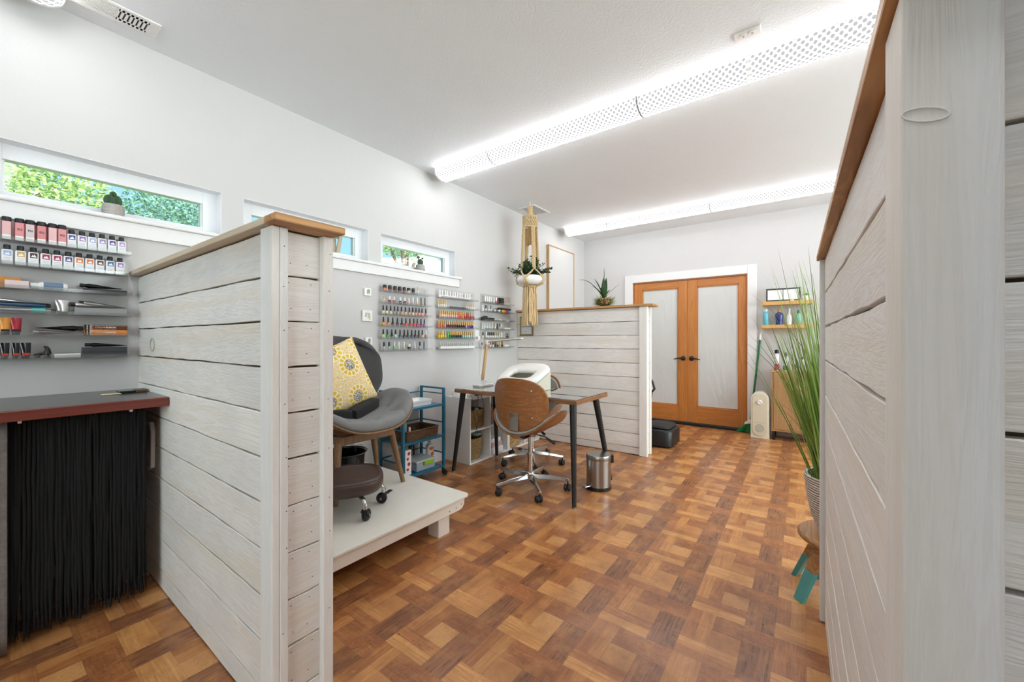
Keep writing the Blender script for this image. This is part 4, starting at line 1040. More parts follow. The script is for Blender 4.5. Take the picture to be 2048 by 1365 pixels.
# ------------------------------------------------------------------ pedicure platform
def m_linen():
    t = NT('platform_vinyl'); v = t.coords()
    a = t.noise(t.coords((120, 12, 12)), 1, 2); b = t.noise(t.coords((12, 120, 12)), 1, 2); c = t.noise(v, 4, 3)
    f = t.math('MULTIPLY_ADD', c, .5, t.math('MULTIPLY', t.math('ADD', a, b), .25))
    t.set(t.mix(f, srgb(240, 238, 230), srgb(216, 213, 202)), .5); t.bump(a, .08, .001); return t.m
M['linen'] = m_linen()
t = thing('platform', 'low cream platform on square feet carrying the pedicure chair', 'platform', (0, 0, 0))
def rrect(x0, x1, y0, y1, r, n=6):
    o = []
    for cx_, cy_, a0 in ((x1 - r, y0 + r, -PI / 2), (x1 - r, y1 - r, 0), (x0 + r, y1 - r, PI / 2), (x0 + r, y0 + r, PI)):
        o += [(cx_ + r * math.cos(a0 + PI / 2 * k / n), cy_ + r * math.sin(a0 + PI / 2 * k / n)) for k in range(n + 1)]
    return o
m = MB(); m.prism(rrect(.735, 1.885, 1.70, 2.83, .035), .187, .20, 2); m.build('platform_top', M['linen'], t, bevel=.002)
rim = flat((236, 230, 220), .5)
m = MB(); m.prism([(.75, .122), (1.80, .122), (1.825, .128), (1.843, .15), (1.845, .1865), (.75, .1865)], 1.712, 1.735, 1); m.build('front_rail', rim, t, bevel=.002)
MB().box((1.815, 1.7355, .122), (1.84, 2.81, .1865)).build('side_rail', rim, t, bevel=.002)
MB().box((.75, 1.7355, .122), (.775, 2.81, .1865)).box((.775, 2.785, .122), (1.8145, 2.81, .1865)).build('back_rail', rim, t, bevel=.002)
for x, y in ((1.648, 1.737), (.79, 1.737), (1.648, 2.68), (.79, 2.68)):
    MB().box((x, y, 0), (x + .09, y + .09, .187)).build('foot', rim, t, bevel=.003)
m = MB()
for x, z in ((1.715, .143), (1.77, .146), (1.815, .155)): m.lathe([(.004, 0), (.003, .0015)], (x, 1.712, z), 8, (0, -1, 0))
m.build('screw_head', M['blackmetal'], t)

# tufted chair
t = thing('lounge_chair', 'grey tufted bentwood chair with walnut legs on the platform', 'chair', (1.52, 2.36, .2))
def seat_z(x, y):
    return .415 + .175 * (abs(x) / .37) ** 2.8 + .05 * max(0, (y + .05) / .27) ** 2
def disc(r, th, ex=2.6):
    c, s_ = math.cos(th), math.sin(th)
    return .37 * r * abs(c) ** (2 / ex) * (1 if c >= 0 else -1), .265 * r * abs(s_) ** (2 / ex) * (1 if s_ >= 0 else -1)
TUFT = [(-.2, -.12), (0, -.13), (.2, -.12), (-.1, .0), (.1, .0), (-.26, .02), (.26, .02), (-.2, .12), (0, .12), (.2, .12)]
def shell_rings(prof, tuft):
    rs = []
    for r, dz in prof:
        ring = []
        for k in range(120):
            x, y = disc(r, 2 * PI * k / 120); z = seat_z(x, y) + dz
            if tuft and dz > .02:
                for a, b in TUFT: z -= .030 * math.exp(-((x - a) ** 2 + (y - b) ** 2) / .0012)
                z -= .016 * math.exp(-(math.sin(x * 15.7) ** 2) / .012)
            ring.append((x, y, z))
        rs.append(ring)
    return rs
m = MB(); m.rings(shell_rings([(.01, -.022), (.3, -.022), (.6, -.022), (.85, -.020), (.985, -.016), (1.0, -.010), (.99, -.002), (.9, -.004), (.5, -.006), (.01, -.008)], False)); m.build('seat_shell', M['walnut_leg'], t, smooth=True, angle=180)
m = MB(); m.rings(shell_rings([(.9, -.0035), (.975, .0), (.985, .018), (.965, .042), (.92, .056), (.86, .064), (.78, .067), (.7, .068), (.62, .068), (.54, .068), (.46, .067), (.38, .066), (.3, .066), (.22, .065), (.14, .065), (.07, .065), (.01, .065)], True)); m.build('seat_cushion', M['grey_fabric'], t, smooth=True, angle=180)
def back_pt(u, v, off):
    a = (u - .5) * 2; z = .50 + .50 * v
    wv = .335 * (1 - (2 * abs(v - .52)) ** 3.2 * .55)
    x = a * wv; y = .255 + .07 * v - .10 * (abs(a) ** 2.2) + off
    z = z - .05 * abs(a) ** 3 * (1 if v > .5 else -.3) * (2 * abs(v - .5)) ** 2
    return (x, y, z)
m = MB(); m.grid(lambda u, v: back_pt(u, v, .028), 36, 28); m.build('back_shell', M['walnut_leg'], t, smooth=True, solid=.012, angle=180)
m = MB(); m.grid(lambda u, v: back_pt(.015 + .97 * u, .012 + .976 * v, -.004 - .010 * math.sin(PI * u) ** .5), 36, 28); m.build('back_cushion', M['dark_fabric'], t, smooth=True, solid=.04, angle=180)
MB().box((-.06, .225, .37), (.06, .30, .56)).build('back_bracket', M['walnut_leg'], t, bevel=.01)
MB().box((-.2, -.12, .33), (.2, -.08, .385)).box((-.2, .1, .33), (.2, .14, .385)).box((-.2, -.08, .335), (-.16, .1, .38)).box((.16, -.08, .335), (.2, .1, .38)).build('under_frame', M['walnut_leg'], t, bevel=.004)
for (x0, y0), (x1, y1) in (((.185, -.09), (.252, -.145)), ((-.185, -.09), (-.248, -.165)), ((.185, .11), (.27, .165)), ((-.185, .11), (-.25, .20))):
    m = MB(); m.cyl((x0, y0, .385), (x1, y1, .004), .024, .0145, 14); m.build('leg', M['walnut_leg'], t, smooth=True)

# yellow cushion
def m_floral():
    t = NT('yellow_floral_cotton'); v = t.coords((1, 1, 1))
    vo = t.n.new('ShaderNodeTexVoronoi'); vo.inputs['Scale'].default_value = 5.8; vo.inputs['Randomness'].default_value = .55
    vo.voronoi_dimensions = '2D'
    t.t.links.new(v, vo.inputs['Vector'])
    d = vo.outputs['Distance']
    sub = t.n.new('ShaderNodeVectorMath'); sub.operation = 'SUBTRACT'
    sc = t.n.new('ShaderNodeVectorMath'); sc.operation = 'SCALE'; sc.inputs['Scale'].default_value = 5.8
    t.t.links.new(v, sc.inputs[0]); t.t.links.new(sc.outputs[0], sub.inputs[0])
    sc2 = t.n.new('ShaderNodeVectorMath'); sc2.operation = 'SCALE'; sc2.inputs['Scale'].default_value = 5.8
    t.t.links.new(vo.outputs['Position'], sc2.inputs[0]); t.t.links.new(sc2.outputs[0], sub.inputs[1])
    sp = t.n.new('ShaderNodeSeparateXYZ'); t.t.links.new(sub.outputs[0], sp.inputs[0])
    ang = t.math('ARCTAN2', sp.outputs[1], sp.outputs[0])
    pet = t.math('SINE', t.math('MULTIPLY', ang, 13.0))
    Yl, Cr, Gy, Mu = srgb(226, 190, 62), srgb(246, 238, 214), srgb(112, 110, 106), srgb(206, 164, 40)
    n1 = t.noise(v, 75, 2, .6); n2 = t.noise(v, 130, 2, .7); n3 = t.noise(t.coords((1, 1.0, 1)), 42, 1, .5, 2.2)
    leafs = t.math('GREATER_THAN', t.math('ABSOLUTE', t.math('SUBTRACT', t.math('FRACT', t.math('MULTIPLY', n3, 7.0)), .5)), .27)
    base = t.mix(leafs, Cr, t.mix(n1, Yl, Mu))
    petc = t.mix(t.math('GREATER_THAN', pet, .55), Yl, Cr)
    def band(a, b): return t.math('MULTIPLY', t.math('GREATER_THAN', d, a), t.math('LESS_THAN', d, b))
    col = t.mix(t.math('LESS_THAN', d, .43), base, petc)
    col = t.mix(band(.40, .43), col, Cr); col = t.mix(band(.235, .265), col, Cr); col = t.mix(band(.20, .235), col, Yl)
    col = t.mix(t.math('LESS_THAN', d, .20), col, t.mix(t.math('GREATER_THAN', n2, .5), Gy, srgb(214, 210, 196)))
    t.set(col, .9); t.bump(n2, .15, .001); return t.m
t = thing('throw_pillow', 'yellow floral square pillow propped in the grey tufted chair', 'pillow', (1.415, 2.425, .915))
rr_, uu = Vector((math.cos(.33), 0.02, math.sin(.33))), Vector((-math.sin(.33) * .95, .20, math.cos(.33) * .95)).normalized()
nn = rr_.cross(uu).normalized()
mat = Matrix((rr_, uu, nn)).transposed().to_euler()
t.rotation_euler = mat
def pil(sgn):
    def f(u, v):
        a, b = 2 * u - 1, 2 * v - 1
        k = 1 - .07 * (1 - abs(a) ** 2) * abs(b) ** 2; l = 1 - .07 * (1 - abs(b) ** 2) * abs(a) ** 2
        th = .075 * ((1 - abs(a) ** 2.6) * (1 - abs(b) ** 2.6)) ** .55
        return (.225 * a * l, .225 * b * k, sgn * (th + .002))
    return f
m = MB(); m.grid(pil(1), 22, 22); m.grid(pil(-1), 22, 22); bmesh.ops.remove_doubles(m.bm, verts=m.bm.verts, dist=.0045)
m.build('pillow_cover', m_floral(), t, smooth=True, angle=180)
# black cushion
t = thing('neck_cushion', 'black velour bent cushion lying on the grey chair seat', 'cushion', (1.2, 2.28, .70))
P0, P1, P2 = Vector((0, 0, .012)), Vector((.19, -.065, .005)), Vector((.47, .10, .035))
def sweep(a, b, w, h, n=7):
    rs = []; d = (b - a); sx_ = Vector((-d.y, d.x, 0)).normalized()
    for i in range(n + 1):
        f = i / n; k = (1 - (2 * f - 1) ** 6 * .22)
        rs.append([a + d * f + sx_ * (w * k * math.copysign(abs(math.cos(q)) ** .5, math.cos(q))) + Vector((0, 0, 1)) * (h * k * math.copysign(abs(math.sin(q)) ** .5, math.sin(q))) for q in [2 * PI * j / 20 for j in range(20)]])
    return rs
m = MB(); m.rings(sweep(P0 + Vector((-.02, 0, 0)), P1 - Vector((.006, 0, 0)), .036, .047)); m.build('short_pad', M['black_fabric'], t, smooth=True)
m = MB(); m.rings(sweep(P1 + Vector((.004, .004, 0)), P2, .036, .047)); m.build('long_pad', M['black_fabric'], t, smooth=True)

# pedicure stool
t = thing('pedicure_stool', 'low brown leather stool on chrome castor legs on the platform', 'stool', (1.285, 2.10, .2))
def sq_ring(r, z, n=44):
    return [(r * (1 + .05 * math.cos(4 * (2 * PI * k / n) - 4 * math.radians(285))) * math.cos(2 * PI * k / n), r * (1 + .05 * math.cos(4 * (2 * PI * k / n) - 4 * math.radians(285))) * math.sin(2 * PI * k / n), z) for k in range(n)]
m = MB(); m.rings([sq_ring(r, z) for r, z in ((.01, .125), (.16, .125), (.19, .132), (.205, .155), (.206, .19), (.198, .205), (.185, .212), (.178, .2085), (.17, .207), (.15, .214), (.1, .219), (.01, .22))]); m.build('seat', M['brown_leather'], t, smooth=True, angle=180)
m = MB(); m.tube([Vector(p) for p in sq_ring(.2005, .2025)] + [Vector(sq_ring(.2005, .2025)[0])], .0035, 6); m.build('piping', M['brown_leather'], t, smooth=True)
m = MB(); m.lathe([(.10, .105), (.12, .11), (.12, .1245)], seg=20); m.build('hub_plate', M['blackmetal'], t, smooth=True)
for k in range(5):
    a = math.radians(264.6 + 72 * k); dx, dy = math.cos(a), math.sin(a); R_ = .205
    m = MB(); m.tube([(dx * .09, dy * .09, .118), (dx * .15, dy * .15, .119), (dx * .188, dy * .188, .110), (dx * R_, dy * R_, .088), (dx * R_, dy * R_, .062)], .0125, 10); m.build('leg', M['chrome'], t, smooth=True)
    wa = a + (.5, 1.1, 2.0, -.4, 1.4)[k]; ax = Vector((math.cos(wa), math.sin(wa), 0)); fw = Vector((-ax.y, ax.x, 0)); c = Vector((dx * R_, dy * R_, 0)) + fw * .012
    m = MB(); m.lathe([(.006, -.011), (.028, -.011), (.031, -.007), (.031, .007), (.028, .011), (.006, .011)], (c.x, c.y, .0315), 20, ax); w_ = m.build('castor', M['rubber'], t, smooth=True)
    m = MB(); o_ = Vector((dx * R_, dy * R_, .0))
    m.lathe([(.012, .050), (.019, .052), (.019, .062), (.013, .066)], o_, 12)
    for s in (-1, 1):
        p = o_ + ax * .0165 * s
        m.rings([[p + fw * -.014 + ax * q + Vector((0, 0, .055)) for q in (-.003, .003)] + [p + fw * .022 + ax * q + Vector((0, 0, .055)) for q in (.003, -.003)], [p + fw * .005 + ax * q + Vector((0, 0, .027)) for q in (-.003, .003)] + [p + fw * .02 + ax * q + Vector((0, 0, .027)) for q in (.003, -.003)]])
    if k == 1: m.box((o_.x + .005, o_.y - .018, .058), (o_.x + .055, o_.y + .004, .064), Matrix.Rotation(.4, 3, 'Z'))
    m.build('castor_fork', M['black'], w_)
    m = MB(); m.cyl(c + ax * .012 + Vector((0, 0, .0315)), c + ax * .0215 + Vector((0, 0, .0315)), .007, .006, 10); m.cyl(c - ax * .012 + Vector((0, 0, .0315)), c - ax * .0215 + Vector((0, 0, .0315)), .007, .006, 10); m.build('castor_axle', M['steel'], w_, smooth=True)
# foot bath
t = thing('foot_bath', 'glossy black foot bath under the grey tufted chair', 'basin', (1.545, 2.545, .2))
m = MB(); m.lathe([(.10, 0), (.112, .004), (.132, .19), (.142, .196), (.148, .205), (.143, .208), (.128, .2), (.105, .03), (.0, .03)], seg=30, sx=1.0, sy=.95); m.build('basin_shell', M['blackgloss'], t, smooth=True)
m = MB(); m.tube([(.142 * math.cos(a), .135 * math.sin(a), .213 + .006 * math.sin(a * 9)) for a in [(.1 + .14 * k) for k in range(12)]], .006, 6); m.build('crumpled_liner', M['acrylic_edge'], t, smooth=True)

# teal cart
t = thing('utility_cart', 'teal metal three-tier rolling cart against the window wall', 'cart', (0, 0, 0))
X0, X1, Y0, Y1 = 2.02, 2.455, 2.525, 2.81; q = .0105
for x, y in ((X0, Y0), (X1, Y0), (X0, Y1), (X1, Y1)):
    MB().box((x - q, y - q, .058), (x + q, y + q, .757)).build('post', M['teal'], t, bevel=.002)
    m = MB(); m.lathe([(.005, -.010), (.022, -.010), (.025, -.006), (.025, .006), (.022, .010), (.005, .010)], (x + .008, y - .006, .0255), 16, (.8, .6, 0)); wv = m.build('castor', M['rubber'], t, smooth=True)
    MB().box((x - .012, y - .012, .044), (x + .012, y + .012, .0575)).build('castor_fork', M['blackmetal'], wv, bevel=.002)
for x in (X0, X1):
    MB().box((x - .008, Y0 + q, .742), (x + .008, Y1 - q, .757)).box((x - .005, Y0 + q, .70), (x + .005, Y1 - q, .709)).build('end_rail', M['teal'], t)
MB().box((X0 + q, Y1 - .005, .70), (X1 - q, Y1 + .005, .709)).build('back_rail', M['teal'], t)
for z in (.62, .352, .088):
    MB().box((X0 + q, Y0 - .006, z - .018), (X1 - q, Y1 + .006, z)).build('shelf', M['teal'], t, bevel=.002)
    if z < .5:
        for x in (X0, X1): MB().box((x - .005, Y0 + q, z + .10), (x + .005, Y1 - q, z + .109)).build('end_rail', M['teal'], t)
        MB().box((X0 + q, Y1 - .005, z + .10), (X1 - q, Y1 + .005, z + .109)).build('back_rail', M['teal'], t)
m = MB()
for z in (.62, .352, .088): m.lathe([(.006, 0), (.004, .003)], (X0 + .0, Y0 - q, z - .01), 8, (0, -1, 0))
m.build('bolt', M['steel'], t)
t = thing('foot_tray', 'white shallow tray on the top shelf of the teal cart', 'tray', (2.24, 2.675, .6205))
m = MB(); m.prism(rrect(-.145, .145, -.09, .09, .03), 0, .012, 2); rs = []
for e, z in ((0, .0125), (.006, .04), (.0, .042), (-.006, .04), (-.012, .016)): rs.append([(x, y, z) for x, y in rrect(-.145 - e, .145 + e, -.09 - e, .09 + e, .03)])
m.rings(rs, True, False, True); m.build('tray_body', M['whitegloss'], t, smooth=True, angle=50)
def open_basket(t, name, outline, h, mat, flare=.0, wall=.008):
    n = len(outline); cx_ = sum(p[0] for p in outline) / n; cy_ = sum(p[1] for p in outline) / n
    def sc(f, z): return [(cx_ + (x - cx_) * f, cy_ + (y - cy_) * f, z) for x, y in outline]
    w = max(abs(p[0] - cx_) for p in outline); k = 1 - wall / w
    m = MB(); m.rings([sc(1 - flare, 0), sc(1 - flare * .4, h * .5), sc(1, h), sc(k, h), sc(k * (1 - flare * .4), h * .5), sc(k * (1 - flare), wall)]); return m.build(name, mat, t, smooth=True, angle=50)
t = thing('wicker_tray', 'brown wicker tray basket on the middle shelf of the teal cart', 'basket', (2.245, 2.66, .3525))
open_basket(t, 'woven_body', rrect(-.175, .175, -.12, .125, .02), .078, M['rattan'], .04, .012)
m = MB(); m.tube([Vector((x, y, .078)) for x, y in rrect(-.172, .172, -.117, .122, .02)] + [Vector((rrect(-.172, .172, -.117, .122, .02)[0][0], rrect(-.172, .172, -.117, .122, .02)[0][1], .078))], .007, 6); m.build('braided_rim', M['rattan'], t, smooth=True)
def bottle(name, label, cat, loc, prof, mat, capprof, capmat, group=None, seg=18, sx=1, sy=1, label_mat=None, lz=None):
    t = thing(name, label, cat, loc, 0, group)
    m = MB(); m.lathe(prof, seg=seg, sx=sx, sy=sy); m.build('bottle_body', mat, t, smooth=True)
    if capprof: m = MB(); m.lathe(capprof, seg=14); m.build('cap', capmat, t, smooth=True)
    if label_mat:
        r = max(p[0] for p in prof) + .0006
        m = MB(); m.rings([[(r * math.cos(2 * PI * k / seg) * sx, r * math.sin(2 * PI * k / seg) * sy, z) for k in range(seg)] for z in lz], True, False, False); m.build('label', label_mat, t, smooth=True)
    return t
bottle('lotion_bottle', 'grey rounded bottle standing in the wicker tray on the cart', 'bottle', (2.165, 2.70, .3635), [(.024, 0), (.027, .004), (.027, .10), (.012, .12)], flat((168, 172, 176), .3), [(.011, .12), (.011, .14)], M['white'])
bottle('lip_stick', 'slim white stick bottle standing at the front of the wicker tray', 'bottle', (2.125, 2.575, .3635), [(.009, 0), (.0095, .002), (.0095, .07)], M['white'], [(.0085, .0702), (.0085, .10), (.006, .102)], M['white'])
bottle('salt_jar', 'pinkish lidded jar at the left of the teal cart bottom shelf', 'jar', (2.095, 2.69, .0885), [(.044, 0), (.048, .006), (.048, .13), (.042, .14)], flat((214, 200, 190), .3), [(.044, .1405), (.046, .145), (.046, .175), (.042, .178)], flat((222, 218, 210), .4))
t = thing('tall_carton', 'white carton with red print beside the front post of the cart', 'box', (2.095, 2.575, .0885))
MB().box((-.03, -.022, 0), (.03, .022, .2)).build('carton_body', M['white'], t, bevel=.001)
m = MB(); rnd = random.Random(8)
for k in range(4): m.lathe([(.012 + rnd.random() * .004, 0), (.012, .0004)], (-.006 + .012 * (k % 2), -.0221, .045 + .042 * k), 7, (0, -1, 0))
m.build('red_print', flat((196, 44, 60), .5), t)
t = thing('storage_box', 'clear plastic box with a green latch on the cart bottom shelf', 'box', (2.275, 2.625, .0885))
MB().box((-.10, -.08, 0), (.10, .10, .07)).build('box_body', flat((158, 172, 182), .18), t, bevel=.008)
MB().box((-.104, -.084, .0705), (.104, .104, .086)).build('box_lid', flat((196, 204, 208), .18), t, bevel=.004)
MB().box((-.03, -.094, .045), (.07, -.0845, .078)).build('green_latch', flat((148, 196, 40), .35), t, bevel=.003)
t = thing('hair_clipper', 'black handled tools standing at the back of the cart bottom shelf', 'tool', (2.31, 2.765, .0885))
MB().box((-.035, -.012, 0), (-.008, .012, .22)).build('clipper_body', M['black'], t, bevel=.005)
m = MB(); m.tube([(.015, 0, .005), (.02, 0, .12), (.012, 0, .2), (.022, 0, .215)], [.007, .008, .006, .004], 8); m.build('handle', M['black'], t, smooth=True)
tp = bottle('pump_bottle', 'white pump bottle with orange print on the cart bottom shelf', 'bottle', (2.412, 2.655, .0885), [(.03, 0), (.034, .004), (.034, .155), (.030, .165), (.012, .17)], M['white'], [(.017, .1702), (.017, .192), (.008, .196), (.004, .225)], M['white'])
m = MB(); m.tube([(0, 0, .224), (0, 0, .228), (-.012, -.022, .227)], .005, 8); m.build('pump_nozzle', M['white'], tp, smooth=True)
m = MB()
for k, (a, z, r) in enumerate(((-1.9, .135, .016), (-1.2, .137, .014), (-1.55, .09, .019), (-1.3, .05, .012), (-2.1, .055, .014))):
    m.lathe([(r, 0), (r * .8, .0008)], (.0342 * math.cos(a), .0342 * math.sin(a), z), 12, (math.cos(a), math.sin(a), 0))
m.build('orange_print', flat((206, 120, 62), .5), tp)

# cube shelving behind the table
def cube_unit(label, x0):
    t = thing('cube_shelf', label, 'shelf unit', (x0, 2.515, 0)); L, Dp, H_, b = .605, .32, .62, .0155
    MB().box((0, 0, 0), (b, Dp, H_)).build('side_panel', M['white'], t, bevel=.001); MB().box((L - b, 0, 0), (L, Dp, H_)).build('side_panel', M['white'], t, bevel=.001)
    for z in (0, H_ / 2 - b / 2, H_ - b): MB().box((b, 0, z), (L - b, Dp, z + b)).build('shelf_board', M['white'], t, bevel=.001)
    for z in (b, H_ / 2 + b / 2): MB().box((L / 2 - b / 2, 0, z), (L / 2 + b / 2, Dp, H_ / 2 - b / 2 if z < .1 else H_ - b)).build('upright', M['white'], t, bevel=.001)
    MB().box((b, Dp - .004, b), (L - b, Dp, H_ - b)).build('back_board', M['white'], t)
    return t
cube_unit('white four-cube shelf unit beside the teal cart, with tan baskets', 2.782)
cube_unit('white four-cube shelf unit between the other one and the far divider', 3.392)
def rbasket(label, x, y, z, w, d, h, mat, flare):
    t = thing('woven_basket', label, 'basket', (x, y, z)); open_basket(t, 'woven_body', rrect(-w / 2, w / 2, -d / 2, d / 2, min(w, d) * .32), h, mat, flare); return t
rbasket('tan woven basket in the upper left cube with a white gadget in it', 2.937, 2.66, .3185, .24, .25, .175, M['seagrass'], .10)
rbasket('taller tan woven basket in the lower left cube', 2.925, 2.65, .016, .22, .22, .205, M['seagrass'], .2)
rbasket('pale gold woven basket in the lower cube of the far shelf unit', 3.545, 2.65, .016, .255, .25, .22, M['seagrass_light'], .06)
t = thing('white_gadget', 'white angled plastic gadget sticking out of the upper tan basket', 'gadget', (2.985, 2.60, .47)); t.rotation_euler = (.3, .5, .4)
MB().box((-.045, -.015, -.02), (.05, .015, .02)).box((-.045, -.015, -.06), (-.01, .015, -.0202)).build('plastic_body', M['white'], t, bevel=.006)
MB().box((-.02, -.0165, -.006), (.035, -.0151, .004)).build('dark_slot', M['black'], t)
for k in range(4): box_thing('folded_towel', 'folded grey towel behind the lower tan basket, %s in the pile' % ['lowest', 'second', 'third', 'topmost'][k], 'towel', 2.805, 2.90, 2.775, 2.825, .017 + k * .055, .017 + k * .055 + .053, flat((168, 168, 178) if k % 2 else (140, 142, 152), .9), 'folded towels in the lower left cube', .012)
t = thing('glass_bowl', 'pale green glass bowl resting on the lower tan basket', 'bowl', (2.985, 2.62, .224))
m = MB(); m.lathe([(.03, 0), (.05, .012), (.06, .034), (.056, .034), (.046, .014), (0, .006)], seg=20); m.build('bowl_shell', flat((176, 200, 190), .15), t, smooth=True)
for k, (z0, z1, c) in enumerate(((.016, .075, (226, 220, 220)), (.0755, .125, (196, 160, 162)), (.1255, .165, (238, 236, 234)))):
    box_thing('supply_box', '%s supply box in the pile in the lower right cube of the left unit' % ['lowest white', 'middle pink', 'topmost white'][k], 'box', 3.115, 3.33 - .02 * k, 2.545, 2.75, z0, z1, flat(c, .5), 'supply boxes in the lower cube', .003)
box_thing('towel_stack', 'folded dusty pink towel in the end lower cube by the divider', 'towel', 3.72, 3.95, 2.54, 2.78, .0165, .11, flat((206, 176, 172), .9), None, .02)
box_thing('supply_box', 'mauve patterned box in the upper right cube of the left unit', 'box', 3.115, 3.34, 2.55, 2.78, .318, .46, flat((150, 128, 136), .6), None, .004)
t = thing('power_strip', 'white power strip with black plugs on top of the left shelf unit', 'power strip', (2.93, 2.57, .6205))
MB().box((-.11, -.022, 0), (.11, .022, .035)).build('strip_body', M['white'], t, bevel=.005)
for k in range(2):
    m = MB(); m.cyl((-.03 + .045 * k, -.022, .02), (-.03 + .045 * k, -.05, .02), .009, .007, 8); pl = m.build('plug', M['black'], t, smooth=True)
m = MB(); m.tube([(-.03, -.05, .02), (-.045, -.07, .01), (-.07, -.07, -.08), (-.065, -.07, -.16), (-.02, -.07, -.20), (.02, -.07, -.17), (.04, -.065, -.08), (.018, -.06, 0), (.015, -.05, .02)], .0025, 6); m.build('cord', M['black'], t, smooth=True)
m = MB(); m.tube([(-.10, -.024, .02), (-.13, -.07, .005), (-.12, -.07, -.10), (-.085, -.07, -.24), (-.05, -.07, -.33), (-.065, -.07, -.37), (-.09, -.07, -.34), (-.06, -.07, -.25), (-.04, -.07, -.20)], .0022, 6); m.build('cord', M['black'], t, smooth=True)
t = thing('wifi_box', 'rounded white device on the shelf unit beside the wall', 'device', (2.84, 2.74, .6205))
m = MB(); m.lathe([(.05, 0), (.056, .006), (.05, .055), (.03, .062), (0, .063)], seg=20, sx=1, sy=.7); m.build('device_body', M['whitegloss'], t, smooth=True)
# ------------------------------------------------------------------ manicure table
t = thing('manicure_table', 'brown table with a glass top and tapered black legs', 'table', (0, 0, 0))
MB().box((2.58, 1.31, .702), (3.14, 2.52, .733)).build('table_top', M['tabletop'], t, bevel=.004)
MB().box((2.586, 1.316, .7335), (3.134, 2.514, .740)).build('glass_top', M['tableglass'], t, bevel=.001)
for (x0, y0), (x1, y1) in (((2.545, 1.335), (2.50, 1.288)), ((2.60, 2.44), (2.555, 2.505)), ((3.05, 2.43), (3.155, 2.49)), ((3.03, 1.35), (3.16, 1.295))):
    x0 = max(x0, 2.61)
    m = MB(); m.cyl((x0, y0 + (.02 if y0 < 1.4 else 0), .7015), (x1, y1, .012), .026, .0155, 16); lg = m.build('leg', M['blackmetal'], t, smooth=True)
    m = MB(); m.lathe([(.0165, 0), (.0165, .012)], (x1, y1, 0), 14); m.build('leg_tip', M['steel'], lg, smooth=True)

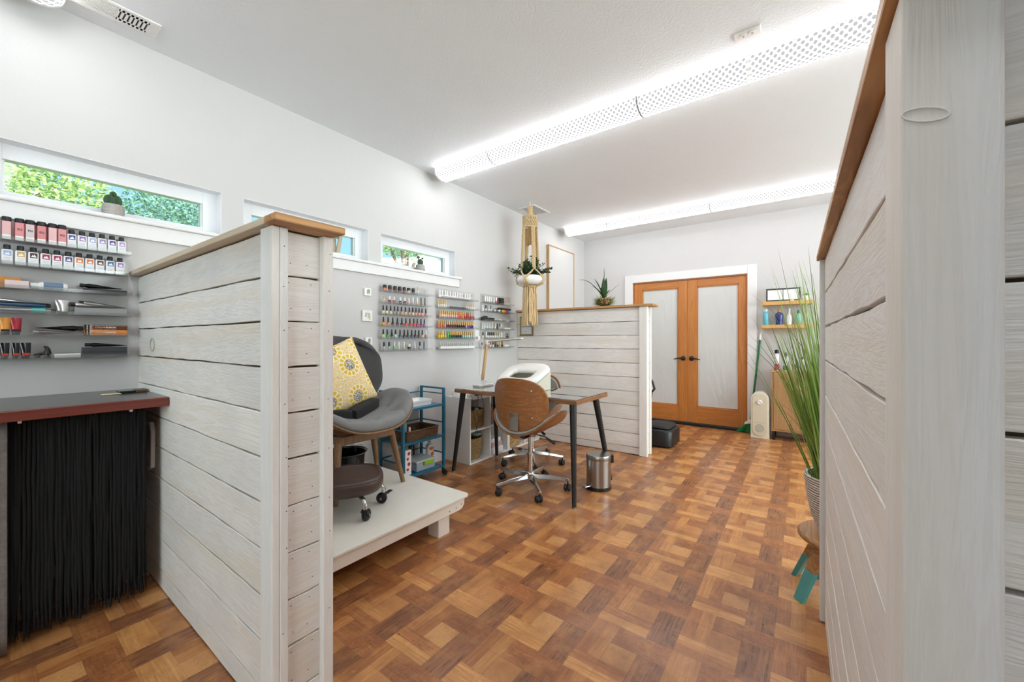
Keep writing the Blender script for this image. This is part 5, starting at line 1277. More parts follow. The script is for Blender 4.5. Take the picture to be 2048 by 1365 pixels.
# desk chairs
M['seat_leather'] = flat((150, 152, 150), .28, 0, .3)
def desk_chair(label, loc, rz, base0, drop=0.0):
    t = thing('desk_chair', label, 'chair', loc, rz, 'walnut desk chairs at the manicure table')
    def dz(x, y): return .452 - drop + .185 * (abs(y) / .28) ** 2.3 + .02 * (x / .25) ** 2
    def rings_(prof):
        rs = []
        for r, o in prof:
            ring = []
            for k in range(44):
                c, s_ = math.cos(2 * PI * k / 44), math.sin(2 * PI * k / 44)
                x, y = .244 * r * abs(c) ** .8 * (1 if c > 0 else -1), .285 * r * abs(s_) ** .8 * (1 if s_ > 0 else -1)
                ring.append((x, y, dz(x, y) + o))
            rs.append(ring)
        return rs
    m = MB(); m.rings(rings_([(.01, -.012), (.4, -.012), (.8, -.012), (.98, -.011), (1, -.006), (.98, -.001), (.6, -.001), (.01, -.001)])); m.build('seat_shell', M['walnut'], t, smooth=True, angle=180)
    m = MB(); m.rings(rings_([(.01, -.0005), (.9, -.0005), (.95, .004), (.95, .012), (.92, .02), (.8, .025), (.5, .027), (.01, .027)])); m.build('seat_cushion', M['seat_leather'], t, smooth=True, angle=180)
    def bk(f, off):
        rs = []
        for r in f:
            ring = []
            for k in range(44):
                a = 2 * PI * k / 44; c, s_ = math.cos(a), math.sin(a)
                y = .244 * r * abs(c) ** .72 * (1 if c > 0 else -1); z = .198 * r * abs(s_) ** .72 * (1 if s_ > 0 else -1)
                if z < 0: y *= 1 - .28 * (z / .198) ** 2
                x = -.225 + .085 * (y / .235) ** 2 - .10 * z + off
                ring.append((x, y, .690 - drop + z))
            rs.append(ring)
        return rs
    a = [.01, .35, .7, .97, 1.0]
    m = MB(); A_ = bk(a, -.0055); B_ = bk(a[::-1], .0055); m.rings(A_ + B_); m.build('back_shell', M['walnut'], t, smooth=True, angle=180)
    m = MB(); A_ = bk([.01, .5, .9, .93], .006); B_ = bk([.92, .86, .6, .01], .03); m.rings(A_ + B_); m.build('back_cushion', M['seat_leather'], t, smooth=True, angle=180)
    for y, z in ((-.14, .80), (.14, .80), (-.135, .60), (.135, .60)):
        x = -.225 + .085 * (y / .235) ** 2 - .10 * (z - .69) - .0056
        m = MB(); m.lathe([(.0085, 0), (.0075, .003), (.003, .0045)], (x, y, z - drop), 10, (-1, 0, -.1)); m.build('stud', M['chrome'], t, smooth=True)
    m = MB(); w_ = .038; pts = [(-.05, .428), (-.15, .425), (-.205, .445), (-.2245, .50), (-.2265, .625), (-.2295, .628), (-.2285, .50), (-.21, .440), (-.152, .418), (-.05, .420)]
    m.prism([(x, z - drop) for x, z in pts], -w_, w_, 1); m.build('back_bracket', M['chrome'], t, bevel=.001)
    m = MB(); m.lathe([(.022, .135), (.022, .27), (.030, .272), (.030, .284), (.017, .286), (.017, .415 - drop), (.05, .417 - drop), (.06, .4395 - drop)], seg=20); m.build('gas_column', M['chrome'], t, smooth=True)
    for s in (-1, 1):
        m = MB(); m.tube([(.03, s * .03, .425 - drop), (.06, s * .10, .41 - drop), (.07, s * .135, .385 - drop), (.085, s * .175, .362 - drop)], [.005, .005, .010, .012], 8); m.build('lever', M['black'], t, smooth=True)
    m = MB(); m.lathe([(.026, .075), (.034, .085), (.036, .125), (.028, .138), (.023, .14)], seg=18); m.build('base_hub', M['chrome'], t, smooth=True)
    for k in range(5):
        a = math.radians(base0 + 72 * k); dx, dy = math.cos(a), math.sin(a); R_ = .293
        px, py = -dy, dx; rs = []
        for f, hw, z0, z1 in ((.03, .021, .085, .122), (.16, .016, .082, .108), (R_ - .004, .0115, .072, .091), (R_ + .010, .010, .073, .090)):
            rs.append([(dx * f + px * hw, dy * f + py * hw, z0), (dx * f + px * hw * .6, dy * f + py * hw * .6, z1), (dx * f - px * hw * .6, dy * f - py * hw * .6, z1), (dx * f - px * hw, dy * f - py * hw, z0)])
        m = MB(); m.rings(rs); lg = m.build('base_leg', M['chrome'], t, bevel=.003)
        wa = a + .9 + k; ax = Vector((math.cos(wa), math.sin(wa), 0)); c = Vector((dx * R_, dy * R_, 0)) + Vector((-ax.y, ax.x, 0)) * .014
        m = MB()
        for s in (-1, 1): m.lathe([(.004, 0), (.022, .0), (.027, .006), (.026, .017), (.018, .024), (.004, .026)], c + ax * (.003 * s) + Vector((0, 0, .0272)), 16, ax * s)
        m.lathe([(.006, .024), (.006, .071)], (dx * R_, dy * R_, 0), 8); m.build('castor', M['rubber'], lg, smooth=True)
    return t
desk_chair('nearer walnut bentwood desk chair with its back turned to the room', (2.63, 1.74, 0), .02, 153.8)
desk_chair('farther walnut bentwood desk chair facing us across the table', (3.20, 2.10, 0), PI + .12, -40, .06)

# on the table
t = thing('hand_rest', 'white padded ring-shaped hand rest standing on the table', 'hand rest', (2.845, 1.965, .7405))
def ring_sweep(a_, b_, w, h, zc, tilt, n=40, k=12):
    rs = []
    for i in range(n):
        an = 2 * PI * i / n; c, s_ = math.cos(an), math.sin(an)
        ex = .62; x = a_ * abs(c) ** ex * math.copysign(1, c); y = b_ * abs(s_) ** ex * math.copysign(1, s_)
        nx, ny = math.copysign(abs(c) ** 1.2, c), math.copysign(abs(s_) ** 1.2, s_); L = math.hypot(nx, ny) or 1; nx /= L; ny /= L
        wid = w * (1.25 if x > .05 else .95)
        ring = []
        for j in range(k):
            q = 2 * PI * j / k; o = wid * math.copysign(abs(math.cos(q)) ** .7, math.cos(q)); hh = h * math.copysign(abs(math.sin(q)) ** .7, math.sin(q))
            X_, Y_ = x + nx * o, y + ny * o
            ring.append((X_, Y_, zc + hh + tilt * X_))
        rs.append(ring)
    m = MB(); V = [[m.bm.verts.new(p) for p in r] for r in rs]
    for i in range(n):
        for j in range(k): m._face([V[i][j], V[(i + 1) % n][j], V[(i + 1) % n][(j + 1) % k], V[i][(j + 1) % k]])
    return m
ring_sweep(.125, .165, .055, .027, .125, .42).build('padded_ring', M['white_leather'], t, smooth=True, angle=180)
for s in (-1, 1):
    m = MB(); m.prism([(-.12, 0), (.15, 0), (.15, .155), (-.12, .045)], s * .185 - .012, s * .185 + .012, 1); m.build('side_support', M['cream'], t, bevel=.004)
MB().box((.135, -.172, 0), (.15, .172, .13)).build('back_panel', M['cream'], t, bevel=.003)
t = thing('desk_lamp', 'slim wood and white swing-arm desk lamp on the table', 'lamp', (2.86, 2.42, .7405))
m = MB(); m.prism(rrect(-.10, .11, -.055, .055, .03), 0, .018, 2); m.build('lamp_base', M['whitegloss'], t, bevel=.003)
MB().box((-.012, -.02, .0185), (.03, .016, .06)).build('base_joint', M['white'], t, bevel=.004)
q = Matrix.Rotation(.2, 3, 'Y')
m = MB(); m.box((-.022, -.009, .061), (.006, .009, .40), Matrix.Rotation(.19, 3, 'Y'), (-.008, 0, .061)); m.build('lamp_arm', M['oak'], t, bevel=.002)
MB().box((.04, -.014, .385), (.085, .014, .425)).build('arm_joint', M['white'], t, bevel=.006)
m = MB(); m.box((.048, -.40, .405), (.084, -.016, .411), Matrix.Rotation(-.075, 3, 'X'), (.066, -.016, .408)); m.build('lamp_head', M['oak'], t, bevel=.002)
m = MB(); m.box((.046, -.40, .4115), (.086, -.016, .420), Matrix.Rotation(-.075, 3, 'X'), (.066, -.016, .408)); m.build('head_shell', M['whitegloss'], t, bevel=.003)
box_thing('note_card', 'small tan card on the glass top by the lamp', 'card', 2.70, 2.745, 2.30, 2.37, .7405, .742, flat((206, 178, 128), .6))

# pedal bin
t = thing('pedal_bin', 'small brushed steel pedal bin on the floor by the table', 'bin', (2.962, 1.312, 0))
m = MB(); m.lathe([(.094, 0), (.098, .004), (.098, .026), (.095, .027)], seg=32); m.build('base_ring', M['black'], t, smooth=True)
m = MB(); m.lathe([(.0945, .0272), (.0945, .235)], seg=36); m.build('bin_body', M['steel'], t, smooth=True)
m = MB(); m.lathe([(.097, .2355), (.0985, .238), (.0985, .262), (.094, .27), (.06, .273), (0, .274)], seg=36); m.build('lid', M['steel'], t, smooth=True)
a = -.9; m = MB(); m.box((.088, -.02, .20), (.118, .02, .262), None); o = m.build('hinge', M['black'], t, bevel=.006); o.rotation_euler = (0, 0, a)
m = MB(); m.box((.085, -.018, .03), (.155, .018, .042)); o = m.build('pedal', M['steel'], t, bevel=.008); o.rotation_euler = (0, 0, PI + a + .5)

# hanging planter
HX, HY = 3.789, 2.51
t = thing('macrame_hanger', 'long beige macrame plant hanger with a tassel hanging from the ceiling', 'plant hanger', (HX, HY, 0))
rnd = random.Random(9)
JC = flat((222, 194, 148), .9, 0, 0, .3); JD = flat((198, 164, 112), .9, 0, 0, .3)
m = MB(); m.tube([(0, 0, CEIL - .0005), (0, 0, 2.715), (.012, 0, 2.70), (.014, 0, 2.685), (0, 0, 2.676), (-.012, 0, 2.686)], .003, 6); m.build('ceiling_hook', M['white'], t, smooth=True)
m = MB()
for k in range(3):
    m.tube([(.016 * math.cos(k * 2.09 + f * 9), .016 * math.sin(k * 2.09 + f * 9), 2.682 - f * .115) for f in [i / 16 for i in range(17)]], .0165, 8)
m.build('wrapped_loop', JC, t, smooth=True)
m = MB()
for z in (2.565, 2.448): m.tube([(.08 * math.cos(2 * PI * k / 24), .08 * math.sin(2 * PI * k / 24), z) for k in range(25)], .0085, 8)
for z in (2.535, 2.49):
    for k in range(18):
        a, b = 2 * PI * k / 18, 2 * PI * (k + 1) / 18
        m.tube([(.079 * math.cos(a), .079 * math.sin(a), z + .028), (.083 * math.cos((a + b) / 2), .083 * math.sin((a + b) / 2), z), (.079 * math.cos(b), .079 * math.sin(b), z - .03)], .006, 5)
        m.tube([(.079 * math.cos(b), .079 * math.sin(b), z + .028), (.076 * math.cos((a + b) / 2), .076 * math.sin((a + b) / 2), z), (.079 * math.cos(a), .079 * math.sin(a), z - .03)], .006, 5)
m.build('ring_band', JC, t, smooth=True)
m = MB()
for k in range(16):
    a = k * .77; r = .028 * math.sqrt((k + 1) / 16)
    m.tube([(r * math.cos(a) * .6, r * math.sin(a) * .6, 2.45), (r * math.cos(a), r * math.sin(a), 2.35), (r * 1.15 * math.cos(a), r * 1.15 * math.sin(a), 2.25 + rnd.uniform(-.01, .02))], .0065, 5)
m.build('inner_tassel', JD, t, smooth=True)
for q in range(4):
    a0 = PI / 4 + q * PI / 2 + .25; m = MB(); dx, dy = math.cos(a0), math.sin(a0); px, py = -dy, dx
    for s in (0, PI * .67, PI * 1.33):
        pts = []
        for i in range(41):
            f = i / 40; r = .078 + .024 * f; w = .021 * (1 - .3 * f)
            pts.append((dx * r + px * w * math.sin(f * 42 + s) + dx * .008 * math.cos(f * 42 + s), dy * r + py * w * math.sin(f * 42 + s) + dy * .008 * math.cos(f * 42 + s), 2.445 - f * .475))
        m.tube(pts, .0092, 6)
    m.build('strap', JC, t, smooth=True)
m = MB()
for q in range(4):
    a0 = PI / 4 + q * PI / 2 + .25
    for s in (-1, 1):
        pts = [(.102, 0, 1.97), (.130, s * .30, 1.93), (.156, s * .62, 1.885), (.168, s * .80, 1.848), (.152, s * .92, 1.806), (.10, s * .9, 1.783), (.06, s * .7, 1.772)]
        for e in (-.035, .035): m.tube([(r * math.cos(a0 + d + e * (i > 0)), r * math.sin(a0 + d + e * (i > 0)), z) for i, (r, d, z) in enumerate(pts)], .0058, 6)
m.build('net_cords', JC, t, smooth=True)
m = MB(); m.tube([(.066 * math.cos(2 * PI * k / 20), .066 * math.sin(2 * PI * k / 20), 1.772) for k in range(21)], .016, 8); m.build('gather_knot', JD, t, smooth=True)
m = MB()
for k in range(120):
    a = rnd.uniform(0, 2 * PI); r = .075 * math.sqrt(rnd.uniform(.3, 1)); r2 = r * rnd.uniform(1.1, 1.32); ln = rnd.uniform(.40, .455); ph = rnd.uniform(0, 6)
    m.tube([(r * math.cos(a) + (r2 - r) * math.cos(a) * f + .004 * math.sin(ph + f * 16), r * math.sin(a) + (r2 - r) * math.sin(a) * f + .004 * math.cos(ph + f * 14), 1.776 - ln * f) for f in [i / 8 for i in range(9)]], rnd.uniform(.0052, .0078), 5)
m.build('tassel', [JC], t, smooth=True)
t = thing('hanging_bowl', 'white bowl with a dark leafy plant cradled in the macrame hanger', 'potted plant', (HX, HY, 1.79))
m = MB(); m.lathe([(.05, 0), (.11, .008), (.148, .04), (.153, .065), (.142, .095), (.128, .104), (.12, .10), (.13, .07), (.12, .04), (0, .03)], seg=32); m.build('bowl', M['whitegloss'], t, smooth=True)
m = MB(); m.lathe([(.125, .083), (.06, .09), (0, .092)], seg=20); m.build('soil', M['soil'], t)
m = MB(); st = MB()
for k in range(84):
    a = rnd.uniform(0, 2 * PI)
    if k < 10: a = math.radians(36.1 - 90) + rnd.uniform(-.5, .5)
    elif k < 18: a = math.radians(36.1 + 90) + rnd.uniform(-.5, .5)
    L = rnd.uniform(.16, .30) if k < 18 else rnd.uniform(.12, .26); out = .75 if k < 18 else rnd.uniform(.15, .5); pts = []
    for i in range(8):
        f = i / 7; r = .03 + L * out * f; pts.append(Vector((r * math.cos(a), r * math.sin(a), .09 + L * (1 - out * .45) * f - .12 * out * f * f)))
    st.tube(pts, .0022, 4)
    for i in range(1, 8):
        for s in range(4 if k >= 18 else 3):
            p = pts[i] + Vector((rnd.uniform(-1, 1), rnd.uniform(-1, 1), rnd.uniform(-1, 1))) * .012
            d = Vector((rnd.gauss(0, 1), rnd.gauss(0, 1), rnd.gauss(.2, .8))).normalized(); sd = d.cross(Vector((rnd.gauss(0, 1), rnd.gauss(0, 1), rnd.gauss(0, 1)))).normalized(); l = rnd.uniform(.022, .036)
            m.quad(p, p + d * l * .5 + sd * l * .27, p + d * l, p + d * l * .5 - sd * l * .27)
m.build('foliage', M['leaf_dark'], t, recalc=False); st.build('stems', flat((60, 66, 40), .7), t, smooth=True)

# far divider: small frame, orchid; wall picture
t = thing('small_picture', 'small gold-framed picture on the far divider behind the tassel', 'picture frame', (4.019, 2.706, 1.338))
m = MB(); a, b, f = .098, .118, .02
m.box((-.014, -a, -b), (0, -a + f, b)); m.box((-.014, a - f, -b), (0, a, b)); m.box((-.014, -a + f, -b), (0, a - f, -b + f)); m.box((-.014, -a + f, b - f), (0, a - f, b)); m.build('frame', flat((150, 130, 92), .4, .3), t, bevel=.002)
MB().box((-.006, -a + f, -b + f), (-.001, a - f, b - f)).build('print', flat((206, 212, 214), .35), t)
MB().box((-.0068, -a + f + .004, -.012), (-.0062, a - f - .004, -.004)).box((-.0068, .0, -.07), (-.0062, .06, -.067)).build('print_lines', flat((110, 120, 124), .5), t)
t = thing('wall_canvas', 'tall blank off-white canvas in a thin wood frame on the window wall', 'picture frame', (5.085, W, 1.99))
a, b, f = .375, .49, .012
MB().box((-a + f, -.03, -b + f), (a - f, -.002, b - f)).build('canvas', m_wall('canvas_weave', (206, 205, 204), 40, .25), t)
m = MB(); m.box((-a, -.04, -b), (-a + f, 0, b)); m.box((a - f, -.04, -b), (a, 0, b)); m.box((-a + f, -.04, -b), (a - f, 0, -b + f)); m.box((-a + f, -.04, b - f), (a - f, 0, b)); m.build('frame', M['oak'], t, bevel=.001)
def strap_leaf(m, base, tip, w, sag, n=10):
    base, tip = Vector(base), Vector(tip); d = tip - base; sd = Vector((d.y, -d.x, 0)); sd = sd.normalized() if sd.length > 1e-4 else Vector((1, 0, 0)); pv = None
    for i in range(n + 1):
        f = i / n; c = base + d * f + Vector((0, 0, sag * 4 * f * (1 - f))); k = w * (math.sin(PI * min(1, .12 + .88 * f)) ** .7 * (1 - f * .35) + .0004)
        if f > .97: k = .0003
        cur = [m.bm.verts.new(c + sd * k), m.bm.verts.new(c - Vector((0, 0, k * .35))), m.bm.verts.new(c - sd * k)]
        if pv:
            m._face([pv[0], pv[1], cur[1], cur[0]]); m._face([pv[1], pv[2], cur[2], cur[1]])
        pv = cur
t = thing('mossy_plant', 'strap-leaved plant in a mossy bark ball on the far divider', 'potted plant', (4.085, 1.745, 1.5305))
Rv = Vector((SA, -CA, 0)); Fv = Vector((CA, SA, 0))
m = MB()
for (l, z), w, sg, dp in (((-.28, .29), .011, .07, .02), ((-.15, .22), .011, .03, -.05), ((-.14, .33), .006, .02, .06), ((-.115, .30), .012, .03, -.02), ((-.09, .34), .010, .01, .03), ((0, .43), .011, .01, .0), ((-.015, .31), .022, .0, -.04), ((.03, .32), .020, .0, .03), ((.185, .25), .009, .02, .02), ((.01, .26), .018, .01, .07), ((-.05, .2), .018, .02, -.06), ((.06, .18), .012, .02, -.05)):
    strap_leaf(m, (Rv * .0 + Vector((0, 0, .08))), Rv * l + Fv * dp + Vector((0, 0, z)), w * 1.6, sg)
m.build('leaf_fan', M['leaf_dark'], t, recalc=False)
m = MB(); m.ball((0, 0, .048), .075, 16, 1, 1.1, .63); m.build('root_ball', flat((88, 70, 48), .95), t, smooth=True)
m = MB(); rnd = random.Random(12)
for k in range(46):
    a, e = rnd.uniform(0, 2 * PI), rnd.uniform(-.5, 1.1); c = Vector((.072 * math.cos(a) * math.cos(e), .08 * math.sin(a) * math.cos(e), .05 + .045 * math.sin(e)))
    s = rnd.uniform(.012, .022); m.ball(c, s, 7, rnd.uniform(.7, 1.1), rnd.uniform(.7, 1.1), rnd.uniform(.4, .6), 0, Matrix.Rotation(rnd.uniform(0, 3), 3, 'X'))
m.build('bark_chips', m_leaf('bark_chip', (150, 108, 76), (208, 164, 126), .8), t)
m = MB()
for k in range(700):
    a = rnd.uniform(0, 2 * PI)
    if abs(math.sin(a - math.radians(216))) < .45 and math.cos(a - math.radians(216)) > 0 and rnd.random() < .85: continue
    r = rnd.uniform(.05, .09); b = Vector((r * math.cos(a), r * 1.15 * math.sin(a), rnd.uniform(.01, .09))); L = rnd.uniform(.03, .065)
    tp = b + Vector((math.cos(a) * L * .8 + rnd.gauss(0, .008), math.sin(a) * L * .8 + rnd.gauss(0, .008), rnd.uniform(-.6, .8) * L)); sd = Vector((-math.sin(a), math.cos(a), 0)) * .003
    if tp.z < .002: tp.z = .002
    m.quad(b - sd, b + sd, tp + sd * .2, tp - sd * .2)
m.build('moss', m_leaf('moss_blade', (96, 130, 52), (150, 172, 92), .8), t, recalc=False)

# black machine beyond the far divider
t = thing('vibration_machine', 'black floor machine with padded step and upright column by the far divider', 'exercise machine', (0, 0, 0))
def taper_box(x0, x1, y0, y1, z0, z1, r, e=.0):
    m = MB(); rs = []
    for z, k in ((z0, .012), (z0 + .012, 0), (z1 - .02, e), (z1 - .006, e + .008), (z1, e + .02)): rs.append([(x, y, z) for x, y in rrect(x0 + k, x1 - k, y0 + k, y1 - k, r)])
    m.rings(rs); return m
taper_box(4.43, 4.84, 1.135, 1.68, .012, .195, .07).build('base', M['black'], t, smooth=True, angle=40)
taper_box(4.46, 4.81, 1.165, 1.45, .1955, .232, .06).build('step_pad', M['rubber'], t, smooth=True, angle=40)
m = MB(); rs = []
for z, hw, hd, cx_ in ((.196, .075, .05, 4.66), (.30, .085, .055, 4.67), (.46, .10, .06, 4.70), (.55, .105, .055, 4.72), (.60, .09, .04, 4.73), (.64, .05, .028, 4.735), (.70, .032, .022, 4.74), (.86, .03, .02, 4.75), (.875, .025, .016, 4.75)): rs.append([(cx_ + hd * math.cos(a), 1.525 + hw * math.sin(a), z) for a in [2 * PI * k / 20 for k in range(20)]])
m.rings(rs); m.build('column', M['black'], t, smooth=True)
for s in (-1, 1):
    m = MB(); m.tube([(4.725, 1.525 + s * .085, .55), (4.735, 1.525 + s * .125, .60), (4.74, 1.525 + s * .10, .68), (4.745, 1.525 + s * .04, .76)], .013, 8); m.build('grab_bar', M['black'], t, smooth=True)
MB().box((4.74, 1.48, .876), (4.76, 1.57, .95)).build('display', flat((140, 142, 144), .3), t, bevel=.006)

# by the door: heater, broom, cabinet, shelves
def wy(px, x):
    u = (px - 1024) / 800
    return x * (SA - CA * u) / (CA + SA * u)
t = thing('panel_heater', 'cream arched panel unit with a round knob and round vent by the door', 'heater', (5.565, .421, 0))
def arch(w, h, n=16): return [(-w, 0), (w, 0)] + [(w * math.cos(PI * k / n), h - w + w * math.sin(PI * k / n)) for k in range(n + 1)]
m = MB(); m.prism(arch(.094, .552), 0, .17, 0); m.build('body', M['cream'], t, bevel=.004)
m = MB(); pr = [(y * .8, .04 + z * .885) for y, z in arch(.094, .552)]
pill = [(.076 * math.cos(PI * k / 14), .452 + .076 * math.sin(PI * k / 14)) for k in range(15)] + [(.076 * math.cos(PI + PI * k / 14), .105 + .076 * math.sin(PI + PI * k / 14)) for k in range(15)]
m.prism(pill, -.008, -.0003, 0); m.build('raised_panel', flat((218, 210, 186), .45), t, bevel=.003)
m = MB(); m.lathe([(.026, 0), (.024, .016), (.018, .02), (.012, .016), (0, .016)], (-.0082, 0, .43), 18, (-1, 0, 0)); m.build('knob', M['white'], t, smooth=True)
m = MB(); m.lathe([(.047, 0), (.047, .003), (.043, .004), (.043, .0015), (0, .0015)], (-.0082, 0, .125), 24, (-1, 0, 0)); m.build('round_vent', flat((190, 186, 170), .6), t, smooth=True)
m = MB(); m.box((-.0095, -.055, .188), (-.0082, .055, .190)); m.build('seam_line', flat((160, 152, 132), .6), t)
t = thing('broom', 'green broom leaning on the wall behind the cream unit', 'broom', (0, 0, 0))
m = MB(); m.cyl((5.80, .535, .17), (5.852, .440, 1.17), .012, .012, 12); m.build('handle', flat((24, 108, 66), .35), t, smooth=True)
m = MB(); m.cyl((5.8521, .4398, 1.171), (5.857, .431, 1.27), .0125, .011, 12); m.build('handle_tip', M['white'], t, smooth=True)
m = MB(); m.prism([(.49, .135), (.60, .105), (.605, .13), (.545, .175), (.505, .18)], 5.785, 5.82, 0); m.build('broom_head', M['white'], t, bevel=.008)
m = MB(); rnd = random.Random(4)
for k in range(130):
    f = rnd.random(); y0 = .495 + .10 * f; z0 = .134 - .028 * f; x0 = 5.787 + .03 * rnd.random()
    m.tube([(x0, y0, z0), (x0 + rnd.uniform(-.02, .02), .50 + .185 * f + rnd.uniform(-.01, .01), .004 + rnd.random() * .012)], [.0016, .0012], 4)
m.build('bristles', flat((30, 150, 84), .5), t)
t = thing('wood_cabinet', 'slatted oak cabinet on black legs under the wall shelves', 'cabinet', (5.56, 0, 0))
MB().box((.02, -.52, .106), (.295, .305, .125)).box((.02, -.52, .126), (.295, -.50, .789)).box((.02, .285, .126), (.295, .305, .789)).box((.28, -.4995, .126), (.295, .2845, .789)).build('carcass', M['oak'], t, bevel=.001)
MB().box((.005, -.53, .79), (.295, .315, .81)).build('cabinet_top', M['oak'], t, bevel=.002)
for a, b in ((-.498, -.110), (-.106, .283)):
    m = MB(); m.box((.008, a, .128), (.019, b, .787)); n = 26
    for k in range(n): y = a + .012 + (b - a - .024) * k / (n - 1); m.box((.002, y - .0045, .14), (.0079, y + .0045, .775))
    m.build('door', M['oak'], t)
for x, y in ((.03, .27), (.03, -.50), (.255, .27), (.255, -.50)): MB().box((x, y, 0), (x + .028, y + .028, .1055)).build('leg', M['blackmetal'], t)
t = thing('wall_shelf', 'upper pine wall shelf holding a black frame and a succulent', 'shelf', (0, 0, 0))
MB().box((5.70, -.085, 1.588), (D - .001, .413, 1.632)).build('shelf_board', M['shelfpine'], t, bevel=.002)
t = thing('wall_shelf', 'lower pine wall shelf holding hair product bottles', 'shelf', (0, 0, 0))
MB().box((5.70, -.085, 1.308), (D - .001, .413, 1.350)).build('shelf_board', M['shelfpine'], t, bevel=.002)
y0, y1 = wy(1601.5, 5.73), wy(1532, 5.73)
t = thing('document_frame', 'long black frame with two white certificates on the upper shelf', 'picture frame', (5.73, (y0 + y1) / 2, 1.6325)); t.rotation_euler = (0, .08, 0)
a = (y1 - y0) / 2; h = .155; f = .016
m = MB(); m.box((0, -a, 0), (.016, -a + f, h)); m.box((0, a - f, 0), (.016, a, h)); m.box((0, -a + f, 0), (.016, a - f, f)); m.box((0, -a + f, h - f), (.016, a - f, h)); m.box((.001, -.002, f), (.012, .002, h - f)); m.build('frame', flat((52, 54, 54), .4), t, bevel=.001)
MB().box((.006, -a + f, f), (.010, -.003, h - f)).box((.006, .003, f), (.010, a - f, h - f)).build('certificates', M['paper'], t)
m = MB()
for s in (-1, 1):
    c = s * a * .5
    for k, w_ in enumerate((.05, .03, .055, .055, .04)): m.box((.0052, c - w_, .115 - k * .018), (.0058, c + w_ * .6, .1165 - k * .018))
m.build('printed_lines', flat((212, 214, 214), .6), t)
t = thing('succulent_pot', 'tiny succulent in a white pot at the end of the upper shelf', 'potted plant', (5.76, wy(1611.5, 5.76), 1.6325))
m = MB(); m.lathe([(.036, 0), (.04, .003), (.043, .05), (.04, .052), (.036, .046), (0, .044)], seg=18); m.build('pot', M['white'], t, smooth=True)
m = MB()
for ring, (n, L, e) in enumerate(((9, .05, .35), (8, .045, .7), (6, .035, 1.1))):
    for k in range(n):
        a = 2 * PI * (k + ring * .4) / n; d = Vector((math.cos(a) * math.cos(e), math.sin(a) * math.cos(e), math.sin(e))); strap_leaf(m, Vector((0, 0, .048)), Vector((0, 0, .05)) + d * L, .009, .004, 5)
m.build('leaf_rosette', M['leaf_succ'], t, recalc=False)
box_thing('small_block', 'small white block lying at the front of the upper shelf', 'block', 5.705, 5.722, wy(1588, 5.71), wy(1581, 5.71), 1.6325, 1.6425, M['white'])
def sb(label, px, prof, mat, cp, cm, x=5.77, z=1.3505, lm=None, lz=None, sx=1, sy=1): return bottle('product_bottle', label, 'bottle', (x, wy(px, x), z), prof, mat, cp, cm, 'product bottles by the door', 16, sx, sy, lm, lz)
sb('light blue bottle with white cap at the left of the lower shelf', 1531.5, [(.026, 0), (.029, .004), (.030, .10), (.028, .15), (.02, .165)], flat((96, 184, 212), .3), [(.019, .1652), (.019, .195), (.016, .197)], M['white'])
sb('dark blue bottle with gold cap on the lower shelf', 1558.5, [(.030, 0), (.034, .004), (.035, .06), (.044, .11), (.038, .135), (.018, .15)], flat((40, 52, 124), .25), [(.018, .1502), (.014, .19), (.006, .2)], flat((196, 140, 60), .35), lm=None)
sb('clear bottle with a white label on the lower shelf', 1578, [(.024, 0), (.028, .004), (.028, .10), (.012, .13), (.011, .17)], flat((222, 224, 222), .2), [(.013, .1702), (.013, .195)], flat((206, 210, 210), .3))
sb('green bottle behind the grass on the lower shelf', 1597, [(.024, 0), (.027, .004), (.027, .11), (.012, .13)], flat((128, 196, 160), .3), [(.013, .1302), (.013, .17)], flat((36, 120, 70), .4))
sb('pale clear bottle at the right of the lower shelf', 1612, [(.022, 0), (.025, .004), (.025, .10), (.010, .125)], flat((196, 208, 204), .2), [(.011, .1252), (.011, .16)], flat((140, 176, 140), .4))
CZ = .8105
sb('white spray can with pink base and black cap on the oak cabinet', 1553.5, [(.022, 0), (.024, .003), (.024, .19), (.016, .20)], flat((226, 222, 224), .25), [(.022, .2002), (.022, .238), (.012, .245)], M['black'], 5.68, CZ, flat((190, 40, 96), .35), (.004, .075))
sb('white bottle with green base and dark pump on the oak cabinet', 1571.5, [(.022, 0), (.025, .003), (.025, .15), (.014, .165)], flat((230, 232, 230), .3), [(.014, .1652), (.016, .20), (.006, .215)], flat((48, 50, 50), .4), 5.68, CZ, flat((44, 120, 74), .35), (.004, .06))
sb('clear and brown bottle on the oak cabinet', 1590, [(.028, 0), (.030, .003), (.030, .075), (.026, .13), (.012, .145)], flat((206, 206, 202), .25), [(.012, .1452), (.012, .17)], M['white'], 5.68, CZ, flat((112, 70, 42), .4), (.03, .075))
sb('small white bottle with black cap at the right on the oak cabinet', 1604.5, [(.018, 0), (.02, .003), (.02, .12), (.01, .135)], flat((222, 226, 222), .3), [(.01, .1352), (.011, .165)], M['black'], 5.68, CZ)

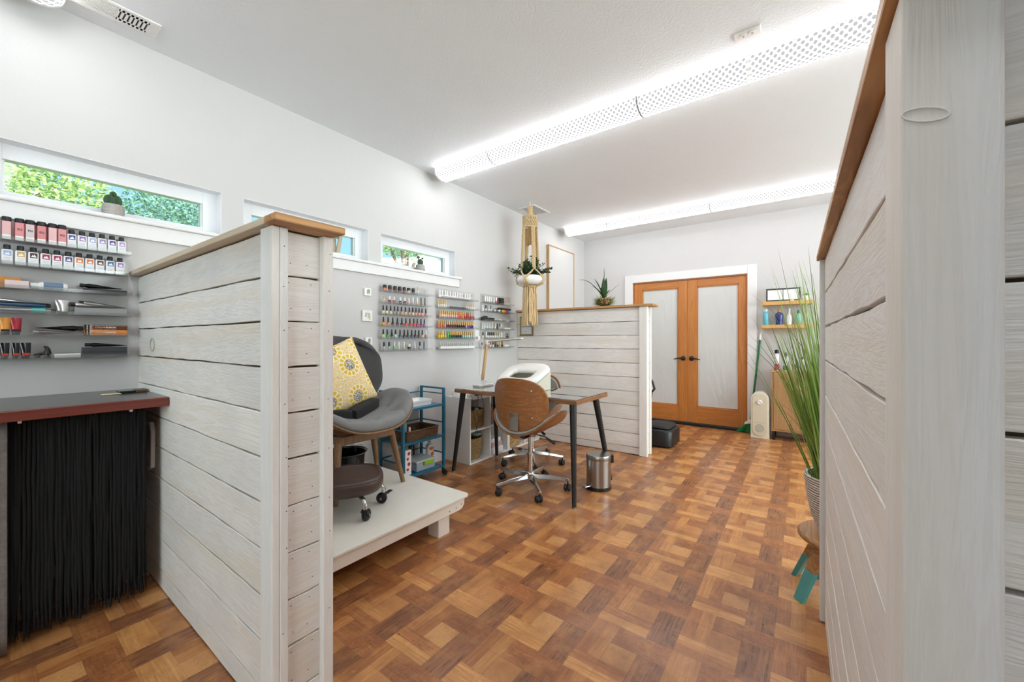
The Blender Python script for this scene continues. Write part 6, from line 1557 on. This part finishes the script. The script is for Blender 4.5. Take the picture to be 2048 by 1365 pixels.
# plant on its stool behind the right divider
SX, SY = 2.345, -.172
t = thing('plant_stool', 'low round acacia stool with teal-dipped legs at the end of the right divider', 'stool', (SX, SY, 0))
m = MB(); m.lathe([(.17, .252), (.188, .254), (.196, .262), (.196, .274), (.19, .281), (.17, .283), (0, .283)], seg=40); m.build('seat', M['acacia'], t, smooth=True)
LG = []
for ang in (125, 62, 242, 305):
    a = math.radians(ang); dx, dy = math.cos(a), math.sin(a); px, py = -dy, dx
    def at_(f, w, th): # f 0 top .. 1 bottom
        r = .125 + .105 * f; z = .2515 * (1 - f)
        return [(dx * (r - th) + px * w, dy * (r - th) + py * w, z), (dx * (r + th) + px * w, dy * (r + th) + py * w, z), (dx * (r + th) - px * w, dy * (r + th) - py * w, z), (dx * (r - th) - px * w, dy * (r - th) - py * w, z)]
    m = MB(); m.rings([at_(0, .030, .012), at_(.48, .027, .0115)]); lg = m.build('leg', M['acacia'], t, bevel=.002)
    m = MB(); m.rings([at_(.481, .0272, .0117), at_(1, .0242, .0107)]); m.build('teal_dip', flat((78, 150, 146), .45), lg, bevel=.002); LG.append((dx, dy))
for i, j in ((0, 2), (1, 3)):
    (ax_, ay), (bx, by) = LG[i], LG[j]; r = .17
    m = MB(); m.rings([[(ax_ * r, ay * r, .10), (ax_ * r, ay * r, .135), (ax_ * r + .012, ay * r, .135), (ax_ * r + .012, ay * r, .10)], [(bx * r, by * r, .10), (bx * r, by * r, .135), (bx * r + .012, by * r, .135), (bx * r + .012, by * r, .10)]]); m.build('stretcher', flat((78, 150, 146), .45), t)
def m_ridged():
    t = NT('ridged_pot'); tc = t.n.new('ShaderNodeTexCoord'); sp = t.n.new('ShaderNodeSeparateXYZ'); t.t.links.new(tc.outputs['Object'], sp.inputs[0])
    n = t.noise(t.coords((6, 6, 22)), 1, 3, .6); z = t.math('ADD', t.math('MULTIPLY', sp.outputs[2], 560.0), t.math('MULTIPLY', n, 7.0))
    w = t.math('MULTIPLY_ADD', t.math('SINE', z), .5, .5)
    t.set(t.mix(t.ramp(w, [(.3, (0, 0, 0, 1)), (.55, (1, 1, 1, 1))]), srgb(142, 122, 110), srgb(232, 228, 222)), .8); t.bump(w, .7, .004); return t.m
t = thing('grass_planter', 'tall artificial grass in a ribbed white pot on the round stool', 'potted plant', (SX, SY, .2835))
m = MB(); m.lathe([(.10, 0), (.118, .006), (.148, .09), (.165, .18), (.172, .265), (.168, .270), (.158, .266), (.15, .21), (0, .21)], seg=44); m.build('pot', m_ridged(), t, smooth=True)
m = MB(); rnd = random.Random(21)
def blade_ok(base, az, lean, L, curl, n=9):
    d = Vector((math.cos(az), math.sin(az), 0)); p = Vector(base); th = lean
    for i in range(n):
        f = i / n; th += curl / n * (.4 + 1.3 * f); p = p + (d * math.sin(th) + Vector((0, 0, 1)) * math.cos(th)) * (L / n)
        if p.x + SX < 2.175 and -.30 < p.y + SY < -.012 and p.z + .2835 < 1.56: return False
    return True
def blade(m, base, az, lean, L, w, curl, n=9):
    d = Vector((math.cos(az), math.sin(az), 0)); sd = Vector((-math.sin(az + .6 * math.sin(L * 40)), math.cos(az + .6 * math.sin(L * 40)), 0)); p = Vector(base); pv = None; th = lean
    for i in range(n + 1):
        f = i / n; k = w * (1 - f) ** .6 * (.55 + .45 * min(1, f * 4)) + .0003
        cur = [m.bm.verts.new(p + sd * k), m.bm.verts.new(p + d * k * .4), m.bm.verts.new(p - sd * k)]
        if pv: m._face([pv[0], pv[1], cur[1], cur[0]]); m._face([pv[1], pv[2], cur[2], cur[1]])
        pv = cur; th += curl / n * (.4 + 1.3 * f); p = p + (d * math.sin(th) + Vector((0, 0, 1)) * math.cos(th)) * (L / n)
for k in range(640):
    az = rnd.uniform(0, 2 * PI); r = .125 * math.sqrt(rnd.random()); L = rnd.uniform(.4, .85) if k % 5 else rnd.uniform(.8, 1.1)
    base = (r * math.cos(az + rnd.uniform(-.6, .6)), r * math.sin(az + rnd.uniform(-.6, .6)), .212)
    lean = (rnd.uniform(.0, .16) + r * 1.5) * (.55 if k % 5 == 0 else 1); curl = rnd.uniform(.0, .22) if k % 12 else rnd.uniform(.35, .9)
    if not blade_ok(base, az, lean, L, curl): continue
    blade(m, base, az, lean, L, rnd.uniform(.0032, .0062), curl)
m.build('grass_blades', M['grass'], t, recalc=False)
